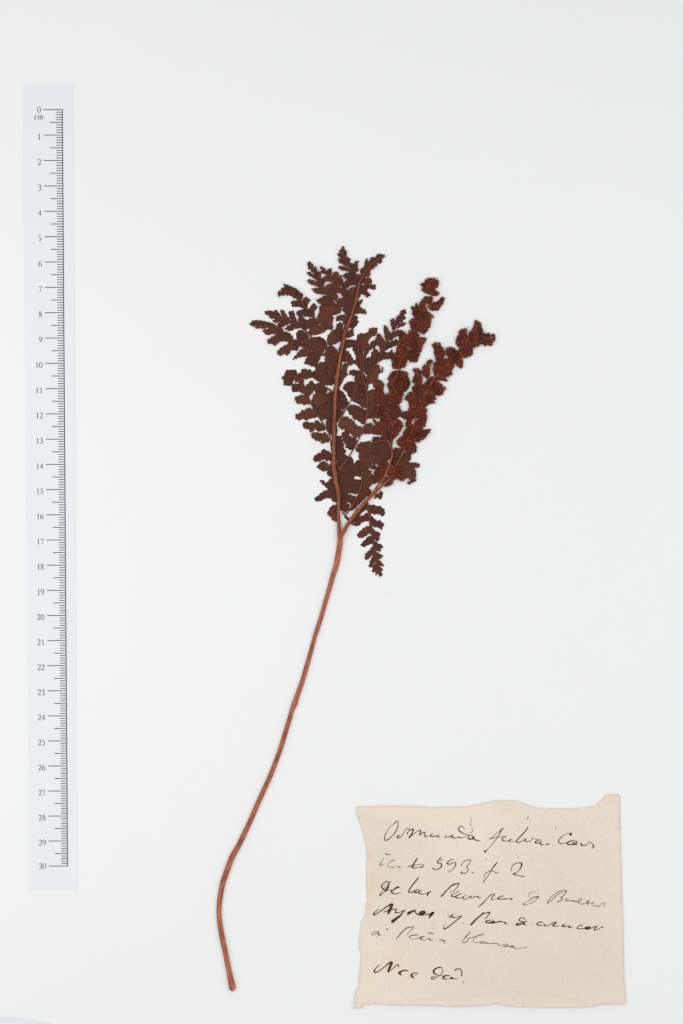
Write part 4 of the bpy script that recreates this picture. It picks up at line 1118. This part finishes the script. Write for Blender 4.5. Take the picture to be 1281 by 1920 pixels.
SPIKES = [
 ([(638.4, 1008, 1.5, 4.2), (641.9, 1001.7, 2.0, 3.8), (653, 982, 2.4, 3.5), (664.4, 966, 2.6, 3.4), (678.4, 948.5, 2.7, 3.3), (692, 934, 2.7, 3.0), (702, 921, 2.7, 2.4), (711.5, 906, 2.8, 2.1), (719, 897, 2.8, 1.9), (728, 878, 2.8, 1.9),
   (733, 862, 3.0, 1.9), (735.6, 852.8, 3.0, 1.6), (734.2, 833, 3.0, 1.8), (737, 822, 2.4, 1.8), (737, 800, 1.6, 1.6), (732, 770, 1.5, 1.5), (730, 730, 1.5, 1.3), (745, 700, 2.4, 1.1), (752, 675, 2.2, 1.1), (772, 645, 1.5, 1), (790, 600, 1.4, .9), (808, 560, 1.4, .8), (808, 530, 1.3, .6)], [
   (6, 0.9, "195,165 240,150 255,110 275,92 340,73 400,80 440,100 450,150 430,200 400,240 440,265 455,300 410,327 340,322 290,290 240,265 210,235 235,200"),
   (6, 1.0, "280,320 350,330 372,370 350,420 290,440 240,470 190,460 200,400 240,350"),
   (6, 0.9, "370,402 430,388 480,340 518,345 520,370 505,420 450,500 390,522 330,502 310,462"),
   (6, 1.1, "80,460 130,460 140,405 180,450 260,450 295,520 330,540 375,590 340,642 280,662 200,642 110,602 90,522"),
   (6, 1.0, "52,662 110,610 200,620 300,640 352,665 320,762 280,800 230,832 180,802 120,792 70,742"),
   (6, 1.1, "-90,850 -30,830 20,850 50,780 110,770 190,832 190,870 265,872 275,905 230,962 150,942 60,952 0,932 -60,930"),
   (3, 1.0, "900,560 950,480 1040,480 1100,540 1080,622 1010,662 930,652 880,622"),
   (3, 0.9, "1110,560 1190,545 1262,530 1260,580 1222,642 1210,702 1170,802 1140,850 1060,845 1030,762 1060,662"),
   (3, 1.1, "878,650 960,640 1040,680 1042,780 1020,840 1000,900 960,930 880,940 830,920 808,832 800,780 870,722"),
   (3, 1.0, "750,1062 790,1010 840,962 960,962 1020,985 1052,1080 1062,1150 1020,1210 960,1262 880,1272 810,1250 750,1162 780,1112"),
   (3, 0.9, "700,1312 760,1262 840,1240 960,1262 962,1322 940,1402 860,1432 720,1422 640,1402 660,1342"),
   (3, 1.3, "600,1440 640,1422 760,1412 880,1412 940,1470 930,1562 860,1602 740,1612 660,1600 640,1540 580,1520"),
   (3, 1.1, "600,1200 660,1170 712,1242 735,1320 700,1402 640,1402 600,1322"),
   (3, 0.8, "560,1520 620,1500 650,1560 660,1600 590,1590 555,1570"),
   (3, 1.4, "670,1602 750,1590 880,1590 950,1640 960,1722 900,1800 800,1842 700,1812 610,1742 580,1700 640,1650"),
   (3, 0.8, "560,1580 600,1620 640,1660 620,1720 570,1650"),
   (5, 1.5, "528,422 560,380 660,362 770,372 720,432 690,462 680,532 640,490 600,472"),
   (5, 2.0, "428,902 470,810 560,762 640,770 660,842 600,902 560,962 500,1002 440,972"),
   (5, 1.3, "560,1052 600,982 680,930 740,942 760,960 700,1002 680,1042 630,1087 580,1082"),
   (5, 1.8, "660,852 740,802 820,852 862,922 860,982 800,1022 760,982 720,962 650,932"),
   (5, 1.7, "600,890 660,800 760,780 760,850 690,900 640,960"),
   (5, 1.9, "470,962 540,932 600,962 560,1032 500,1042")]),
 ([(690, 936, 1.9, 2.6), (700, 928, 1.9, 2.4), (710, 917.3, 1.9, 2.3), (721, 906, 1.9, 2.0), (735, 893, 1.4, 1.6), (746, 868, 1.2, 1.4), (760, 840, 1.4, 1.4), (775, 800, 1.4, 1.3), (785, 765, 1.5, 1.3), (800, 732, 1.6, 1.2), (815, 710, 2.3, 1.2), (835, 685, 1.6, 1), (860, 655, 1.5, .9), (890, 630, 1.3, .8), (915, 633, 1.1, .6)], [
   (6, 0.8, "925,660 940,642 965,655 1010,690 1020,740 1042,792 1010,852 960,882 900,852 900,762"),
   (6, 0.9, "1000,832 1060,805 1120,822 1150,882 1170,930 1150,982 1060,987 1030,960 980,962 978,892"),
   (6, 0.7, "1150,842 1180,828 1207,872 1190,932 1150,912 1165,880"),
   (6, 1.1, "830,852 870,772 920,762 960,852 1000,942 970,1002 900,1002 850,942"),
   (6, 0.9, "676,930 690,860 710,820 715,785 760,765 820,762 835,862 860,962 780,1012 720,1002 690,975"),
   (6, 1.1, "700,1042 780,1002 880,982 912,1052 880,1112 830,1130 790,1152 720,1112 660,1052"),
   (6, 0.9, "545,1032 560,1010 620,1003 700,1052 772,1172 762,1262 740,1284 690,1252 600,1172 560,1122 535,1072"),
   (6, 1.0, "358,970 385,945 440,948 465,950 500,1010 540,1072 500,1152 420,1182 390,1122 378,1032"),
   (6, 1.3, "370,1250 400,1190 480,1152 600,1162 662,1242 630,1330 620,1372 540,1420 440,1452 400,1402 368,1312"),
   (6, 0.9, "440,1442 500,1420 540,1412 565,1452 530,1460 490,1450"),
   (6, 0.8, "228,1290 240,1245 290,1205 300,1180 340,1165 368,1185 345,1222 330,1262 330,1362 290,1422 230,1372"),
   (6, 1.0, "98,1310 115,1288 150,1290 210,1310 232,1402 220,1492 160,1512 110,1482 100,1440 120,1390 130,1342"),
   (6, 1.2, "85,1550 140,1502 240,1492 330,1400 420,1422 422,1502 350,1592 220,1622 130,1612"),
   (6, 1.0, "400,1502 440,1462 480,1490 510,1520 545,1560 515,1590 490,1635 420,1652 360,1602"),
   (6, 1.1, "-5,1700 10,1650 60,1600 130,1602 220,1642 210,1722 200,1792 110,1802 50,1762 40,1720"),
   (6, 0.9, "240,1632 340,1602 400,1652 412,1695 385,1722 392,1752 320,1762 290,1792 220,1842 190,1802 245,1732"),
   (6, 1.0, "50,1822 150,1792 230,1812 292,1852 262,1912 150,1952 60,1902"),
   (5, 1.0, "910,0 1000,-20 1100,0 1145,70 1085,100 1060,122 960,102 905,85"),
   (5, 0.9, "805,100 850,90 920,92 962,152 942,222 900,270 860,290 862,232 880,170 830,190 820,150"),
   (5, 1.1, "960,262 1020,180 1060,120 1110,115 1145,142 1140,202 1110,292 1030,322 960,292"),
   (5, 1.2, "840,340 870,290 940,252 1030,302 1130,322 1192,315 1180,362 1140,400 1110,452 1050,480 1010,492 880,472 820,402"),
   (5, 1.0, "738,480 800,422 880,422 980,492 1002,562 1000,612 950,652 880,642 820,602 760,532"),
   (3, 1.2, "990,1330 1080,1232 1180,1190 1240,1242 1252,1342 1180,1402 1080,1362 1050,1342"),
   (3, 1.1, "1060,1402 1160,1372 1240,1402 1232,1522 1180,1602 1100,1582 1050,1502"),
   (3, 0.8, "930,1540 960,1512 1060,1512 1082,1602 1000,1602 960,1600")]),
]
for path, cl in SPIKES:
    path = [(a, b_, c_ * .6 if i < 12 or i in (17, 18) else .55, d * (1 if i < 12 else .8)) for i, (a, b_, c_, d) in enumerate(path)]
    V, F, U = tube(catmull(path, 4, False), 10, 0.7, True, 0.1)
    sp = obj("fertile_spike", V, F, M_rach, fern, uvs=U)
    fib = []
    for tile, z, s in cl:
        poly = catmull(tp(tile, s), 2)
        z *= 0.4
        cluster(poly, z, sp)
        xs = [p[0] for p in poly]
        ys = [p[1] for p in poly]
        for _ in range(max(2, int((max(xs) - min(xs)) * (max(ys) - min(ys)) / 130))):
            x, y = R.uniform(min(xs), max(xs)), R.uniform(min(ys), max(ys))
            if not inside(x, y, poly) or edge_dist(x, y, poly) < 2: continue
            # strands run up along the spike
            i = min(range(1, len(path)), key=lambda j: math.hypot(path[j][0] - x, path[j][1] - y))
            dx, dy = path[i][0] - path[i - 1][0], path[i][1] - path[i - 1][1]
            a = math.atan2(dy, dx) + R.gauss(0, .5)
            L_ = R.uniform(2, 5)
            dx, dy = math.cos(a) * L_, math.sin(a) * L_
            zz = z + 1.15
            fib.append(tube([(x - dx, y - dy, zz - .4, .25), (x + R.uniform(-.6, .6), y + R.uniform(-.6, .6), zz, .34), (x + dx, y + dy, zz - .3, .18)], 5, 1))
    V, F, U = join(fib)
    obj("spike_strands", V, F, M_fibre, sp, uvs=U, kind='stuff')
# thin loose threads between the spikes
th = [[(762, 700, 1.2, .3), (768, 703, 1.6, .25), (774, 709, 1.2, .25)], [(795, 740, 1.5, .3), (789.5, 716, 2.6, .3), (791, 705, 2.0, .2)], [(872, 624, 1.5, .7), (874.5, 618, 1.4, .6), (877, 613, 1.3, .9)],
      [(812, 682, 1.4, .8), (808, 687, 1.2, .7), (807, 694, 1.3, .8)], [(814, 700, 1.3, .6), (808, 699, 1.2, .6), (803, 703, 1.3, .6)],
      [(645.5, 839, 2.6, .3), (655, 835, 2.6, .3)], [(707, 828, 3.1, .35), (718, 826, 3.4, .35), (727, 829, 3.4, .3), (733, 838, 3.3, .3)], [(749, 864, 3.3, .35), (745, 870, 3.4, .4), (739, 874, 3.3, .25)]]
V, F, U = join([tube(catmull(p, 5, False), 6, 1) for p in th])
obj("loose_threads", V, F, M_fibre, fern, uvs=U, kind='stuff')
